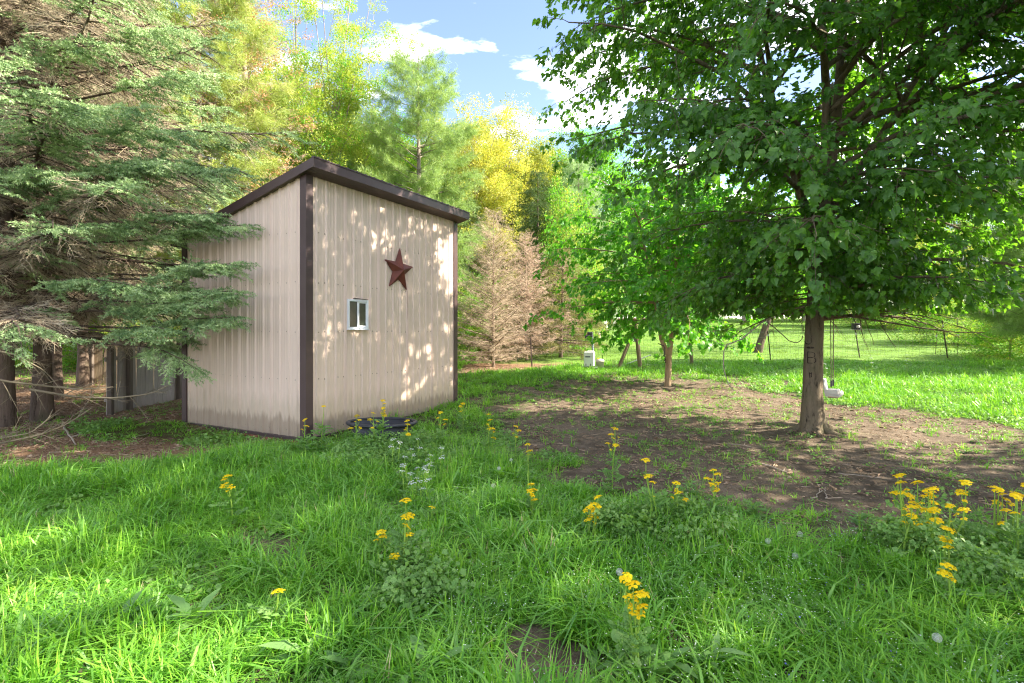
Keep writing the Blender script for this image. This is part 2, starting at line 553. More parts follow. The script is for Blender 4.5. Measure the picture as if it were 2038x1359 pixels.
M['twig_dead'] = plain_mat('dry_tan_twigs', (.55, .44, .31), (.40, .31, .21), 3, .9, .1, coords='Generated')
M['twig_lichen'] = plain_mat('lichened_dead_twigs', (.52, .44, .31), (.34, .27, .19), 3, .9, .1, coords='Generated')
M['twig_rust'] = plain_mat('rusty_dead_needles', (.62, .44, .33), (.50, .38, .28), 2, .9, .1, coords='Generated')
M['branch_dead'] = plain_mat('grey_dead_branch', (.25, .21, .14), (.14, .115, .08), 3, .9, .1, coords='Generated')
M['stick'] = plain_mat('grey_fallen_stick', (.42, .36, .28), (.27, .22, .17), 14, .9, .1)
M['soil'] = soil_mat()

G = lambda *a: [(p, c) for p, c in a]
M['maple_leaf'] = leaf_mat('maple_leaf', G((0, (.030, .092, .016)), (.5, (.065, .175, .024)), (.85, (.11, .25, .036)), (1, (.19, .34, .055))), .46, (2.5, 2.4, .7), .36, .5, .6)
M['small_leaf'] = leaf_mat('young_maple_leaf', G((0, (0.051, 0.187, 0.034)), (.5, (0.093, 0.297, 0.037)), (1, (0.204, 0.476, 0.051))), .5, (2.0, 1.9, .6), .42, .35, .5)
M['yellowgreen_leaf'] = leaf_mat('fresh_yellow_green_leaf', G((0, (.19, .285, .05)), (.5, (.32, .405, .075)), (1, (.47, .51, .12))), .42, (1.4, 1.35, .6), .5, .25)
M['green_leaf'] = leaf_mat('fresh_green_leaf', G((0, (0.070, 0.224, 0.028)), (.5, (0.140, 0.364, 0.039)), (1, (0.280, 0.504, 0.063))), .45, (1.6, 1.5, .5), .5, .25)
M['yellow_leaf'] = leaf_mat('golden_spring_leaf', G((0, (.33, .35, .07)), (.5, (.50, .50, .11)), (1, (.64, .61, .18))), .42, (1.3, 1.25, .6), .5, .25)
M['olive_leaf'] = leaf_mat('olive_spring_leaf', G((0, (0.163, 0.213, 0.050)), (.5, (0.263, 0.312, 0.062)), (1, (0.400, 0.413, 0.088))), .4, (1.4, 1.3, .5), .5, .25)
M['pale_leaf'] = leaf_mat('pale_far_leaf', G((0, (0.150, 0.288, 0.062)), (.5, (0.250, 0.413, 0.100)), (1, (0.388, 0.525, 0.138))), .45, (1.4, 1.3, .6), .5, .25)
M['orange_leaf'] = leaf_mat('dead_orange_needles', G((0, (.42, .24, .13)), (.5, (.56, .36, .22)), (1, (.62, .46, .28))), .3, (1.2, 1.0, .6), .7, .15)
M['spruce'] = leaf_mat('spruce_needles', G((0, (.07, .135, .06)), (.35, (.20, .31, .13)), (.7, (.42, .55, .27)), (1, (.58, .68, .40))), .2, (1.3, 1.5, .8), .55, .3, .9, 1.6)
M['pine'] = leaf_mat('white_pine_needles', G((0, (.14, .235, .075)), (.5, (.25, .37, .12)), (1, (.40, .52, .19))), .3, (1.4, 1.4, .7), .55, .25)
M['pine_yellow'] = leaf_mat('yellowing_pine_needles', G((0, (.22, .31, .08)), (.5, (.36, .45, .13)), (1, (.52, .56, .20))), .35, (1.4, 1.3, .6), .55, .25)
M['pine_blue'] = leaf_mat('pale_bluish_pine_needles', G((0, (.17, .28, .13)), (.5, (.28, .40, .20)), (1, (.42, .53, .30))), .3, (1.3, 1.4, .8), .55, .25)
M['pine_dark'] = leaf_mat('dark_conifer_needles', G((0, (.035, .07, .022)), (.5, (.07, .12, .035)), (1, (.13, .19, .05))), .2, (1.3, 1.4, .7), .55, .25)
M['sparse_needle'] = leaf_mat('thin_browning_needles', G((0, (.11, .13, .04)), (.5, (.20, .20, .07)), (1, (.32, .27, .12))), .2, (1.3, 1.3, .7), .6, .2)
M['grass'] = leaf_mat('meadow_grass', G((0, (.055, .185, .018)), (.35, (.135, .355, .030)), (.7, (.25, .50, .05)), (.92, (.37, .57, .10)), (1, (.57, .54, .28))), .32, (1.6, 1.5, .6), .42, .40, .9, 1.6)
M['grass_blue'] = leaf_mat('bluish_coarse_grass', G((0, (.06, .18, .025)), (.5, (.15, .34, .05)), (1, (.28, .46, .11))), .28, (1.5, 1.5, .7), .42, .4, .6, 1.2)
M['straw'] = leaf_mat('dry_straw', G((0, (.30, .24, .11)), (.5, (.46, .38, .20)), (1, (.58, .50, .30))), .2, (1.2, 1.1, .8), .6, .25, .4)
M['lawn_grass'] = leaf_mat('lawn_grass', G((0, (.085, .175, .028)), (.5, (.145, .255, .042)), (1, (.25, .335, .08))), .35, (1.4, 1.3, .7), .5, .3, .8, .8)
M['weed'] = leaf_mat('broad_weed_leaf', G((0, (.09, .21, .04)), (.5, (.17, .32, .075)), (1, (.28, .42, .14))), .32, (1.5, 1.5, .6), .5, .35, .4)
M['dock'] = leaf_mat('dock_leaf', G((0, (.09, .21, .055)), (.5, (.15, .29, .08)), (1, (.23, .37, .13))), .3, (1.5, 1.5, .6), .5, .35, .4)
M['stem'] = leaf_mat('green_flower_stem', G((0, (.20, .36, .04)), (1, (.34, .48, .08))), .1, (1.3, 1.3, .6), .5, .3, .3)
M['ragwort'] = leaf_mat('yellow_petals', G((0, (.80, .56, .006)), (.5, (.86, .66, .01)), (1, (.88, .74, .03))), .25, (1.1, 1.0, .5), .55, .2, .2)
M['white_petal'] = leaf_mat('white_petals', G((0, (.70, .72, .70)), (1, (.85, .86, .84))), .25, (1, 1, 1), .6, .2, .2)
M['blue_petal'] = leaf_mat('blue_petals', G((0, (.16, .16, .62)), (1, (.28, .28, .75))), .25, (1, 1, 1), .6, .2, .2)
M['seed_fluff'] = leaf_mat('dandelion_fluff', G((0, (.62, .62, .60)), (1, (.80, .80, .78))), .4, (1, 1, 1), .8, .1, .1)
M['litter'] = leaf_mat('brown_ground_litter', G((0, (.08, .05, .032)), (.4, (.20, .135, .085)), (.8, (.38, .28, .19)), (1, (.55, .46, .36))), 0, (1, 1, 1), .9, .15, .2)

# ------------------------------------------------------------------ leaf, needle, grass and twig shapes (scattered copies share these)
def leaf_shape(name, outline, mat, fold=.25, droop=.25, tintv=.5):
    """outline: (x, y) points of one half from stalk to tip; mirrored, folded on the midrib and drooping to the tip"""
    xs = [p[0] for p in outline]
    mid = [(x, 0, -droop * x * x) for x in xs]
    lf = [(x, y, fold * y - droop * x * x - .15 * y * y) for x, y in outline]
    rt = [(x, -y, fold * y - droop * x * x - .15 * y * y) for x, y in outline]
    n = len(outline); V = mid + lf + rt; T = []; Qd = []
    for i in range(n - 1):
        for o, flip in ((n, 1), (2 * n, 0)):
            a = (i, i + 1, o + i + 1, o + i)
            if outline[i][1] < 1e-6: a = (i, i + 1, o + i + 1)
            elif outline[i + 1][1] < 1e-6: a = (i, i + 1, o + i)
            a = a[::-1] if not flip else a
            (T if len(a) == 3 else Qd).append(a)
    V = np.array(V, float)
    return V, [np.array(T).reshape(-1, 3), np.array(Qd).reshape(-1, 4)]
MAPLE_OUT = [(0, 0), (.10, .20), (.02, .30), (.22, .34), (.42, .52), (.46, .30), (.62, .26), (.72, .36), (.76, .16), (1.0, 0)]
HEART_OUT = [(0, 0), (-.04, .22), (.12, .40), (.42, .42), (.72, .22), (1.0, 0)]
def leaf_mesh(name, outline, size, mat, fold, droop, tint):
    V, F = leaf_shape(name, outline, mat, fold, droop)
    V = V * size; V[:, 0] += size * .25         # the stalk
    return mk_mesh(name, V, F, [mat], attrs={'tint': ('POINT', 'FLOAT', np.full(len(V), tint))}, smooth_shade=False)

def diamonds(rng, n, size, radius, name, mat, flat=.7, aspect=.62):
    """a spray of small folded leaves round a short twig along +X"""
    V = []; Q = []; tint = []
    for i in range(n):
        c = rng.normal(0, 1, 3); c /= np.linalg.norm(c); c = c * radius * rng.random() ** .45
        c[2] *= flat; c[0] += radius * .5
        d = c * .6 + rng.normal(0, .5, 3) * radius + np.array([.4 * radius, 0, -.45 * radius]); d /= np.linalg.norm(d)
        nn = rng.normal(0, .45, 3) + np.array([0, 0, 1]); w = np.cross(nn, d); w /= np.linalg.norm(w)
        nn = np.cross(d, w)
        s = size * rng.uniform(.65, 1.25)
        b = len(V)
        V += [c, c + d * s * .5 + w * s * aspect * .5 + nn * s * .1, c + d * s - nn * s * .12, c + d * s * .5 - w * s * aspect * .5 + nn * s * .1]
        Q += [(b, b + 1, b + 2), (b, b + 2, b + 3)]
        tint += [rng.random()] * 4
    return mk_mesh(name, V, [np.array(Q)], [mat], attrs={'tint': ('POINT', 'FLOAT', tint)})

def needles_along(rng, p0, p1, n, ln, w, spread, V, T, tint, tv):
    p0 = np.array(p0, float); p1 = np.array(p1, float); ax = p1 - p0; L = np.linalg.norm(ax); ax /= L
    for i in range(n):
        t = (i + rng.random()) / n
        r = rng.normal(0, 1, 3); r -= ax * r.dot(ax); r /= np.linalg.norm(r)
        d = ax * (1 - spread) + r * spread; d /= np.linalg.norm(d)
        s = np.cross(d, rng.normal(0, 1, 3)); s /= np.linalg.norm(s)
        o = p0 + ax * L * t
        l = ln * rng.uniform(.75, 1.15) * (1 - .35 * t)
        b = len(V)
        V += [o - s * w / 2, o + s * w / 2, o + d * l]
        T.append((b, b + 1, b + 2)); tint += [tv] * 3
def spruce_spray(rng, name, mat, L=.34, nside=4, dens=1.0):
    """a plump spruce shoot with side shoots, along +X, flat in XY"""
    V = []; T = []; tint = []
    shoots = [((0, 0, 0), (L, 0, rng.uniform(-.03, .03)))]
    for i in range(nside):
        t = .12 + .75 * i / nside + rng.uniform(-.04, .04); sd = 1 if i % 2 else -1
        l = L * rng.uniform(.34, .5) * (1.1 - .45 * t); a = math.radians(rng.uniform(38, 58))
        shoots.append(((L * t, 0, 0), (L * t + l * math.cos(a), sd * l * math.sin(a), -l * rng.uniform(.05, .3))))
    for p, q in shoots:
        l = np.linalg.norm(np.array(q) - np.array(p)); tv = rng.random()
        needles_along(rng, p, q, int(l * 150 * dens), .046, .0125, .66, V, T, tint, tv)
    return mk_mesh(name, V, [np.array(T)], [mat], attrs={'tint': ('POINT', 'FLOAT', tint)})
def pine_tuft(rng, name, mat, n=54, ln=.17, w=.008):
    V = []; T = []; tint = []
    for k in range(3):
        e = np.array([.16, 0, 0]) + rng.normal(0, .09, 3); s = rng.normal(0, .03, 3)
        needles_along(rng, s, s + e, n // 3, ln, w, .55, V, T, tint, rng.random())
    return mk_mesh(name, V, [np.array(T)], [mat], attrs={'tint': ('POINT', 'FLOAT', tint)})
def bare_twigs(rng, name, mat, L=.5, n=9, r=.0028):
    lines = []
    k = 5; t = np.linspace(0, 1, k)
    main = np.stack([L * t, .04 * np.sin(t * 3 + rng.random()), -.05 * t * t + .02 * rng.normal(0, 1, k) * t], 1)
    lines.append((main, r * (1.5 - t), 3))
    for i in range(n):
        u = .1 + .85 * i / n; o = np.array([np.interp(u, t, main[:, j]) for j in range(3)])
        l = L * rng.uniform(.25, .6) * (1.05 - .6 * u); a = rng.uniform(.5, 1.1) * (1 if i % 2 else -1)
        d = np.array([math.cos(a), math.sin(a), rng.uniform(-.5, .25)])
        P = np.stack([o, o + d * l * .5 + rng.normal(0, .01, 3), o + d * l + np.array([l * .15, 0, -.02])])
        lines.append((P, np.array([r, r * .8, r * .4]), 3))
        for q in range(2):
            d2 = d + rng.normal(0, .7, 3); d2 /= np.linalg.norm(d2)
            o2 = P[1] if q else P[0] * .4 + P[1] * .6
            lines.append((np.stack([o2, o2 + d2 * l * .25, o2 + d2 * l * .45]), np.array([r * .7, r * .6, r * .3]), 3))
    return tubes_mesh(name, lines, mat)

def grass_clump(rng, name, mat, n, h, spread, w, lean=.5, bend=.6, seg=3):
    V = []; Q = []; T = []; tint = []
    for i in range(n):
        a = rng.uniform(0, 2 * PI); r = spread * rng.random() ** .6
        o = np.array([r * math.cos(a), r * math.sin(a), -.02])
        a2 = a + rng.normal(0, .9); d = np.array([math.cos(a2), math.sin(a2), 0])
        hh = h * rng.uniform(.45, 1.15); ln = lean * rng.uniform(.1, 1); bd = bend * rng.uniform(.1, 1.3)
        sdv = np.array([-d[1], d[0], 0]); tw = rng.uniform(-.6, .6)
        sdv = sdv * math.cos(tw) + d * math.sin(tw)
        ww = w * rng.uniform(.6, 1.3); b = len(V); tv = rng.random() ** 1.3
        for j in range(seg):
            t = j / seg
            p = o + d * hh * (ln * t * .6 + bd * t * t * t) + np.array([0, 0, hh * (t - .38 * bd * t ** 3)])
            wj = ww * (1 - .75 * t ** 2)
            V += [p - sdv * wj / 2, p + sdv * wj / 2]
        t = 1
        V.append(o + d * hh * (ln * .6 + bd) + np.array([0, 0, hh * (1 - .38 * bd - .12 * bd)]))
        for j in range(seg - 1):
            Q.append((b + 2 * j, b + 2 * j + 1, b + 2 * j + 3, b + 2 * j + 2))
        T.append((b + 2 * seg - 2, b + 2 * seg - 1, b + 2 * seg))
        tint += [tv] * (2 * seg + 1)
    return mk_mesh(name, V, [np.array(T), np.array(Q)], [mat], attrs={'tint': ('POINT', 'FLOAT', tint)})

R0 = np.random.default_rng(11)
C = {}
MAPLE_MESHES = [leaf_mesh('maple_leaf_shape_%d' % i, MAPLE_OUT if i % 2 else HEART_OUT, s, M['maple_leaf'], f, d, t)
                for i, (s, f, d, t) in enumerate([(.115, .35, .2, .2), (.135, .2, .35, .5), (.10, .1, .5, .8), (.12, .45, .3, .35), (.095, .15, .15, .95)])]
C['maple'] = source_collection('maple_leaves', MAPLE_MESHES)
C['small'] = source_collection('small_leaves', [leaf_mesh('young_leaf_shape_%d' % i, MAPLE_OUT, s, M['small_leaf'], f, d, t)
                for i, (s, f, d, t) in enumerate([(.12, .3, .3, .2), (.14, .15, .4, .6), (.11, .1, .2, .9)])])
for k in ('yellowgreen', 'green', 'yellow', 'olive', 'pale', 'orange'):
    C[k] = source_collection(k + '_sprays', [diamonds(R0, 30, .115, .42, '%s_spray_%d' % (k, i), M[k + '_leaf']) for i in range(3)])
C['woods'] = source_collection('woods_sprays', [diamonds(R0, 30, .125, .45, 'woods_spray_%d' % i, M[k + '_leaf']) for i, k in enumerate(('pale', 'green', 'pale', 'olive', 'yellowgreen'))])
C['spruce'] = source_collection('spruce_sprays', [spruce_spray(R0, 'spruce_spray_%d' % i, M['spruce']) for i in range(4)])
for k in ('pine', 'pine_yellow', 'pine_blue', 'pine_dark', 'sparse_needle'):
    C[k] = source_collection(k + '_tufts', [pine_tuft(R0, '%s_tuft_%d' % (k, i), M[k]) for i in range(3)])
for k in ('twig_dead', 'twig_lichen', 'twig_rust'):
    C[k] = source_collection(k + '_sprays', [bare_twigs(R0, '%s_spray_%d' % (k, i), M[k], n=10 if k != 'twig_rust' else 13) for i in range(3)])
C['grass'] = source_collection('grass_clumps', [grass_clump(R0, 'grass_clump_%d' % i, M['grass'], 9, h, .07, w, ln, bd)
                for i, (h, w, ln, bd) in enumerate([(.21, .0115, .5, .7), (.28, .0125, .4, 1.0), (.16, .0095, .9, .6), (.25, .0150, .5, 1.2), (.13, .008, .8, .6)])] + [grass_clump(R0, 'grass_clump_5', M['grass_blue'], 7, .30, .06, .017, .7, 1.2), grass_clump(R0, 'grass_clump_6', M['straw'], 5, .20, .09, .007, 1.3, .8)])
C['lawn'] = source_collection('lawn_clumps', [grass_clump(R0, 'lawn_clump_%d' % i, M['lawn_grass'], 40, .09, .30, .010, .5, .4, 2) for i in range(3)])
C['cover'] = source_collection('ground_cover_clumps', [diamonds(R0, 18, .038, .11, 'ground_cover_%d' % i, M['weed'], .55, .95) for i in range(3)])
def speck(name, mat, n, r, h, size):
    V = []; T = []; tint = []
    rng = R0
    for i in range(n):
        a = rng.uniform(0, 2 * PI); rr = r * rng.random() ** .5
        c = np.array([rr * math.cos(a), rr * math.sin(a), h * rng.uniform(.6, 1.1)])
        b = len(V); ph = rng.uniform(0, 2)
        ring = [c + size * np.array([math.cos(ph + k * 2 * PI / 5), math.sin(ph + k * 2 * PI / 5), .3 * math.sin(ph * 3 + k)]) for k in range(5)]
        V += ring; T += [(b, b + 1, b + 2), (b, b + 2, b + 3), (b, b + 3, b + 4)]; tint += [rng.random()] * 5
    return mk_mesh(name, V, [np.array(T)], [mat], attrs={'tint': ('POINT', 'FLOAT', tint)})
C['tiny_white'] = source_collection('tiny_white_flowers', [speck('tiny_white_%d' % i, M['white_petal'], 7, .13, .15, .0032) for i in range(2)])
C['tiny_blue'] = source_collection('tiny_blue_flowers', [speck('tiny_blue_%d' % i, M['blue_petal'], 3, .10, .09, .006) for i in range(2)])
def chips(name, n, r, size, mat):
    thin = size > .02
    mb = MB(); tint = []
    for i in range(n):
        a = R0.uniform(0, 2 * PI); rr = r * R0.random() ** .5; s = size * R0.uniform(.4, 1.4)
        Mx = Matrix.Rotation(R0.uniform(0, 6.3), 3, 'Z') @ Matrix.Rotation(R0.normal(0, .35), 3, 'X')
        mb.box((rr * math.cos(a), rr * math.sin(a), .004), (s * R0.uniform(1, 4), s * (.2 if thin else R0.uniform(.5, 1.2)), s * (.2 if thin else .4)), Mx, .7); tint += [R0.random()] * 8
    me = mb.mesh(name, mat)
    at = me.attributes.new('tint', 'FLOAT', 'POINT'); at.data.foreach_set('value', np.array(tint, np.float32))
    return me
C['litter'] = source_collection('litter_chips', [chips('litter_chips_%d' % i, 14, .16, .013, M['litter']) for i in range(3)] + [chips('litter_chips_3', 6, .2, .03, M['litter'])])
# ------------------------------------------------------------------ ground
SHED_N = np.array([-3.62, 9.28]); SHED_U = np.array([.4703, .8825]); SHED_V = np.array([-.8825, .4703])
SHED_W, SHED_D = 4.66, 3.63
SHED_RECT = np.array([SHED_N, SHED_N + SHED_U * SHED_W, SHED_N + SHED_U * SHED_W + SHED_V * SHED_D, SHED_N + SHED_V * SHED_D])
MAPLE = np.array([5.53, 9.7])
YOUNG = np.array([4.85, 16.4])

DIRT_MAIN = poly_px([(1000, 868), (1040, 815), (1160, 772), (1330, 757), (1470, 768), (1560, 792), (1680, 806), (1860, 822), (2060, 868), (2300, 930),
                     (2300, 1090), (2060, 1060), (1860, 1050), (1700, 1075), (1620, 1060), (1500, 1022), (1390, 1008), (1250, 985), (1160, 962), (1080, 915)])
DIRT_DIM = poly_px([(925, 795), (1010, 770), (1150, 752), (1420, 745), (1600, 765), (1200, 800), (1000, 835), (930, 815)])
DIRT_LEFT = poly_px([(-700, 960), (-300, 950), (60, 938), (190, 930), (300, 920), (430, 912), (560, 893), (600, 880), (500, 850), (370, 835), (370, 780), (-100, 770), (-700, 790)])
MOSS_LEFT = poly_px([(130, 872), (180, 846), (290, 838), (380, 848), (520, 872), (590, 882), (470, 892), (330, 876), (220, 878)])
MUD = poly_px([(1000, 1330), (1020, 1275), (1050, 1240), (1080, 1262), (1150, 1305), (1230, 1322), (1250, 1370), (1100, 1390), (990, 1390)])
MUD2 = poly_px([(480, 1060), (550, 1075), (610, 1095), (560, 1120), (520, 1110)])
LITTER_DEAD = poly_px([(900, 745), (930, 722), (1060, 714), (1170, 708), (1190, 716), (1130, 728), (1000, 738)])
GRAVEL = poly_px([(1290, 752), (1400, 742), (1560, 752), (1640, 768), (1480, 766), (1380, 760)])

def masks(x, y):
    """turf 0..1, needle litter 0..1, mown lawn 0..1 and grass height factor at world points"""
    n1 = fbm(x * 1.3, y * 1.3, 21, 4) - .5
    n2 = fbm(x * 3.7, y * 3.7, 31, 3) - .5
    d_main = sdf(DIRT_MAIN, x, y) + n1 * 1.5 + n2 * .7
    d_dim = sdf(DIRT_DIM, x, y) + n1 * 2.4 + n2 * 1.0
    d_left = sdf(DIRT_LEFT, x, y) + n1 * .8
    d_moss = sdf(MOSS_LEFT, x, y) + n1 * .8 + n2 * .5
    d_mud = np.minimum(sdf(MUD, x, y), sdf(MUD2, x, y)) + n1 * .35 + n2 * .25
    d_lit = sdf(LITTER_DEAD, x, y) + n1 * 1.5
    turf = np.ones_like(x)
    turf = np.minimum(turf, smooth(-.15, .35, d_main))
    turf = np.minimum(turf, np.maximum(smooth(-.25, .3, d_dim), smooth(-.06, .10, n2) * .8))
    turf = np.minimum(turf, smooth(-.1, .25, d_left))
    turf = np.maximum(turf, (1 - smooth(-.25, .2, d_moss)) * .85)
    turf = np.minimum(turf, smooth(-.06, .10, d_mud))
    turf = np.minimum(turf, smooth(-.3, .5, d_lit))
    turf = np.minimum(turf, 1 - .85 * smooth(.06, .2, n2) * (y < 9))          # thin spots in the meadow
    litter = np.maximum(1 - smooth(-.2, .5, d_left), 1 - smooth(-.3, .6, d_lit))
    litter = np.maximum(litter, smooth(30, 40, np.hypot(x + 16, (y - 22))) * 0)
    wood = np.maximum(smooth(-6.5, -9.5, x) * smooth(10, 12, y), smooth(2, -2, x - (y - 22) * .1) * smooth(22.5, 24.5, y))
    turf = np.minimum(turf, 1 - .75 * wood); litter = np.maximum(litter, wood)
    fence_y = 22.5 + n1 * 1.0
    lawn = smooth(fence_y - .4, fence_y + .6, y) * (1 - wood)
    h = np.where(y < 9, 1.0, .62) * (.72 + 1.9 * (fbm(x * 1.1, y * 1.1, 51, 3) - .32))
    h = h * (1 - .45 * smooth(.3, -.2, d_main - .5) * (y > 4))
    h = np.where((x > 6.3) & (y > 11.5) & (y < 22), h * 1.25, h)
    h = np.where(d_moss < .3, h * .45, h)
    return turf, litter, lawn, np.clip(h, .25, 1.9), d_main

def grid_axis(segs):
    out = [np.arange(a, b, s) for a, b, s in segs]
    return np.concatenate(out + [[segs[-1][1]]])
gx = grid_axis([(-160, -40, 8), (-40, -12, .8), (-12, 14, .085), (14, 40, .8), (40, 200, 8)])
gy = grid_axis([(-40, 0, 4), (0, 1.8, .3), (1.8, 17, .085), (17, 30, .3), (30, 80, 1.2), (80, 400, 16)])
XX, YY = np.meshgrid(gx, gy)
xf = XX.ravel(); yf = YY.ravel()
turf, litter, lawn, hfac, dmain = masks(xf, yf)
rough_z = (fbm(xf * 2.2, yf * 2.2, 61, 4) - .5) * .075 + (fbm(xf * 7, yf * 7, 71, 2) - .5) * .03
zf = gz(xf, yf) + rough_z * np.where(lawn > .5, .3, 1)
mud_d = np.minimum(sdf(MUD, xf, yf), sdf(MUD2, xf, yf))
zf = zf - .035 * smooth(.15, -.25, mud_d)
# roots swell the soil round the maple
rm = np.hypot(xf - MAPLE[0], yf - MAPLE[1])
zf = zf + .07 * np.exp(-(rm / .9) ** 2)
nx, ny = len(gx), len(gy)
ii = (np.arange(ny - 1)[:, None] * nx + np.arange(nx - 1)[None, :]).ravel()
gF = np.stack([ii, ii + 1, ii + nx + 1, ii + nx], 1)
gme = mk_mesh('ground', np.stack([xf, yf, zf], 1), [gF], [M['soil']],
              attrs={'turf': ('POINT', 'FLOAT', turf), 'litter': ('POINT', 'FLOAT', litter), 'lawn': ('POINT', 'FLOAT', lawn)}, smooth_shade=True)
tag(link('ground', gme), 'bare brown soil and turf sloping gently up to the lawn', kind='structure')
def surf(x, y):
    """height of the built ground (bilinear in the grid)"""
    x = np.asarray(x, float); y = np.asarray(y, float)
    ix = np.clip(np.searchsorted(gx, x) - 1, 0, nx - 2); iy = np.clip(np.searchsorted(gy, y) - 1, 0, ny - 2)
    fx = (x - gx[ix]) / (gx[ix + 1] - gx[ix]); fy = (y - gy[iy]) / (gy[iy + 1] - gy[iy])
    Z = zf.reshape(ny, nx)
    return (Z[iy, ix] * (1 - fx) + Z[iy, ix + 1] * fx) * (1 - fy) + (Z[iy + 1, ix] * (1 - fx) + Z[iy + 1, ix + 1] * fx) * fy
def surf1(x, y):
    return float(surf(np.array([x]), np.array([y]))[0])
def on(px, py):
    p = gpt(px, py); return Vector((p.x, p.y, surf1(p.x, p.y)))

# ------------------------------------------------------------------ turf: grass blades in clumps
def sample(n, y0, y1, margin=1.6, power=2):
    """points in the strip of ground the camera can see, a little wider than the frame"""
    y = RNG.uniform(y0, y1, n * 2)
    keep = RNG.random(n * 2) < (y + margin) / (y1 + margin)
    y = y[keep][:n]
    x = RNG.uniform(-1, 1, len(y)) * (y * 1.0 + margin)
    return x, y
def clear_of_things(x, y):
    return (sdf(SHED_RECT, x, y) > .03) & (np.hypot(x - MAPLE[0], y - MAPLE[1]) > .36) & (np.hypot(x - YOUNG[0], y - YOUNG[1]) > .16)
def turf_scatter(name, n, y0, y1, coll, nvar, base_scale, label, lawn_only=None, hpow=1.0, thin=1.0, zmul=1.0):
    x, y = sample(n, y0, y1)
    t, l, lw, h, dm = masks(x, y)
    keep = (RNG.random(len(x)) < t ** 1.3 * thin) & clear_of_things(x, y)
    if lawn_only is True: keep &= lw > .5
    if lawn_only is False: keep &= lw < .5
    x, y, h, t = x[keep], y[keep], h[keep], t[keep]
    z = surf(x, y)
    m = len(x)
    # blades lean a little together, as wind and feet left them
    la = fbm(x * .9, y * .9, 81, 2) * 12; lt = .34 * fbm(x * 1.6, y * 1.6, 91, 2)
    rot = np.stack([lt * np.cos(la), lt * np.sin(la), RNG.uniform(0, 2 * PI, m)], 1)
    s = base_scale * RNG.uniform(.8, 1.25, m)
    hh = s * h ** hpow * (.55 + .45 * t) * zmul
    scl = np.stack([s * (.7 + .3 * h), s * (.7 + .3 * h), hh], 1)
    o = scatter(name, points_mesh(name, np.stack([x, y, z], 1), rot, scl, RNG.choice(len(nvar), m, p=nvar) if isinstance(nvar, list) else RNG.integers(0, nvar, m)), coll)
    o['label'] = label
    return o
turf_scatter('grass', 46000, 1.7, 8.8, C['grass'], [.20, .18, .19, .16, .16, .08, .03], .92, 'tall fresh green meadow grass across the foreground', False)
turf_scatter('grass', 26000, 8.8, 23.5, C['grass'], 5, 1.3, 'rough grass between the shed and the wire fence', False)
turf_scatter('lawn', 16000, 21.5, 62, C['lawn'], 3, 1.25, 'mown sunlit lawn beyond the wire fence', True)
# low broad leaves and tiny flowers between the blades
def patchy(name, n, y0, y1, coll, nvar, label, seed, lo, hi, smin, smax, need_turf=.3, xlim=None, tmax=2.0):
    x, y = sample(n, y0, y1)
    t, l, lw, h, dm = masks(x, y)
    keep = (t > need_turf) & (t < tmax) & (lw < .5) & (RNG.random(len(x)) < smooth(lo, hi, fbm(x * 1.1, y * 1.1, seed, 3))) & clear_of_things(x, y)
    if xlim: keep &= (x > xlim[0]) & (x < xlim[1])
    x, y = x[keep], y[keep]; m = len(x)
    rot = np.stack([RNG.normal(0, .15, m), RNG.normal(0, .15, m), RNG.uniform(0, 6.28, m)], 1)
    o = scatter(name, points_mesh(name, np.stack([x, y, surf(x, y) + .02], 1), rot, RNG.uniform(smin, smax, m), RNG.integers(0, nvar, m)), coll)
    o['label'] = label
patchy('ground_cover_leaves', 22000, 1.9, 12, C['cover'], 3, 'low rounded weed leaves among the grass', 101, .45, .66, .8, 1.6)
patchy('sunny_weeds', 16000, 10.5, 23, C['cover'], 3, 'lush broad weeds in the sunlit rough right of the maple', 151, .35, .6, .9, 2.3, .3, (5.5, 26))
def thicket(name, label, cx, cy, rx, ry, n, h):
    a = RNG.uniform(0, 6.28, n); r = np.sqrt(RNG.random(n)); x = cx + rx * r * np.cos(a); y = cy + ry * r * np.sin(a)
    k = clear_of_things(x, y) & (fbm(x * 3, y * 3, 161, 2) > .40); x, y = x[k], y[k]; m = len(x)
    z = surf(x, y) + .04 + h * RNG.random(m) * (.4 + .9 * fbm(x * 2.5, y * 2.5, 162, 2))
    o = scatter(name, points_mesh(name, np.stack([x, y, z], 1), np.stack([RNG.normal(0, .4, m), RNG.normal(0, .4, m), RNG.uniform(0, 6.28, m)], 1), RNG.uniform(.7, 1.3, m), RNG.integers(0, 3, m)), C['cover'])
    o['label'] = label
thicket('weed_thicket', 'thick leafy weeds round the black tub and the white flowers', -1.55, 7.75, 1.2, .75, 650, .28)
thicket('weed_thicket', 'thick leafy weeds under the great ragwort clump at the right', 3.9, 4.1, .95, .75, 700, .34)
thicket('weed_thicket', 'leafy weeds at the foot of the tall ragworts on the soil edge', 1.35, 4.9, .7, .5, 260, .25)
thicket('weed_thicket', 'leafy weeds round the big-headed ragwort in the meadow', -.75, 3.75, .3, .25, 160, .28)
patchy('tiny_white_flowers', 4200, 1.9, 7.5, C['tiny_white'], 2, 'tiny white speedwell-like specks in the grass', 111, .48, .66, .9, 1.3, .3, (-1.2, 9))
patchy('tiny_blue_flowers', 500, 2.2, 5, C['tiny_blue'], 2, 'tiny blue violets low in the grass on the right', 121, .5, .62, .9, 1.2, .2, (.4, 4))
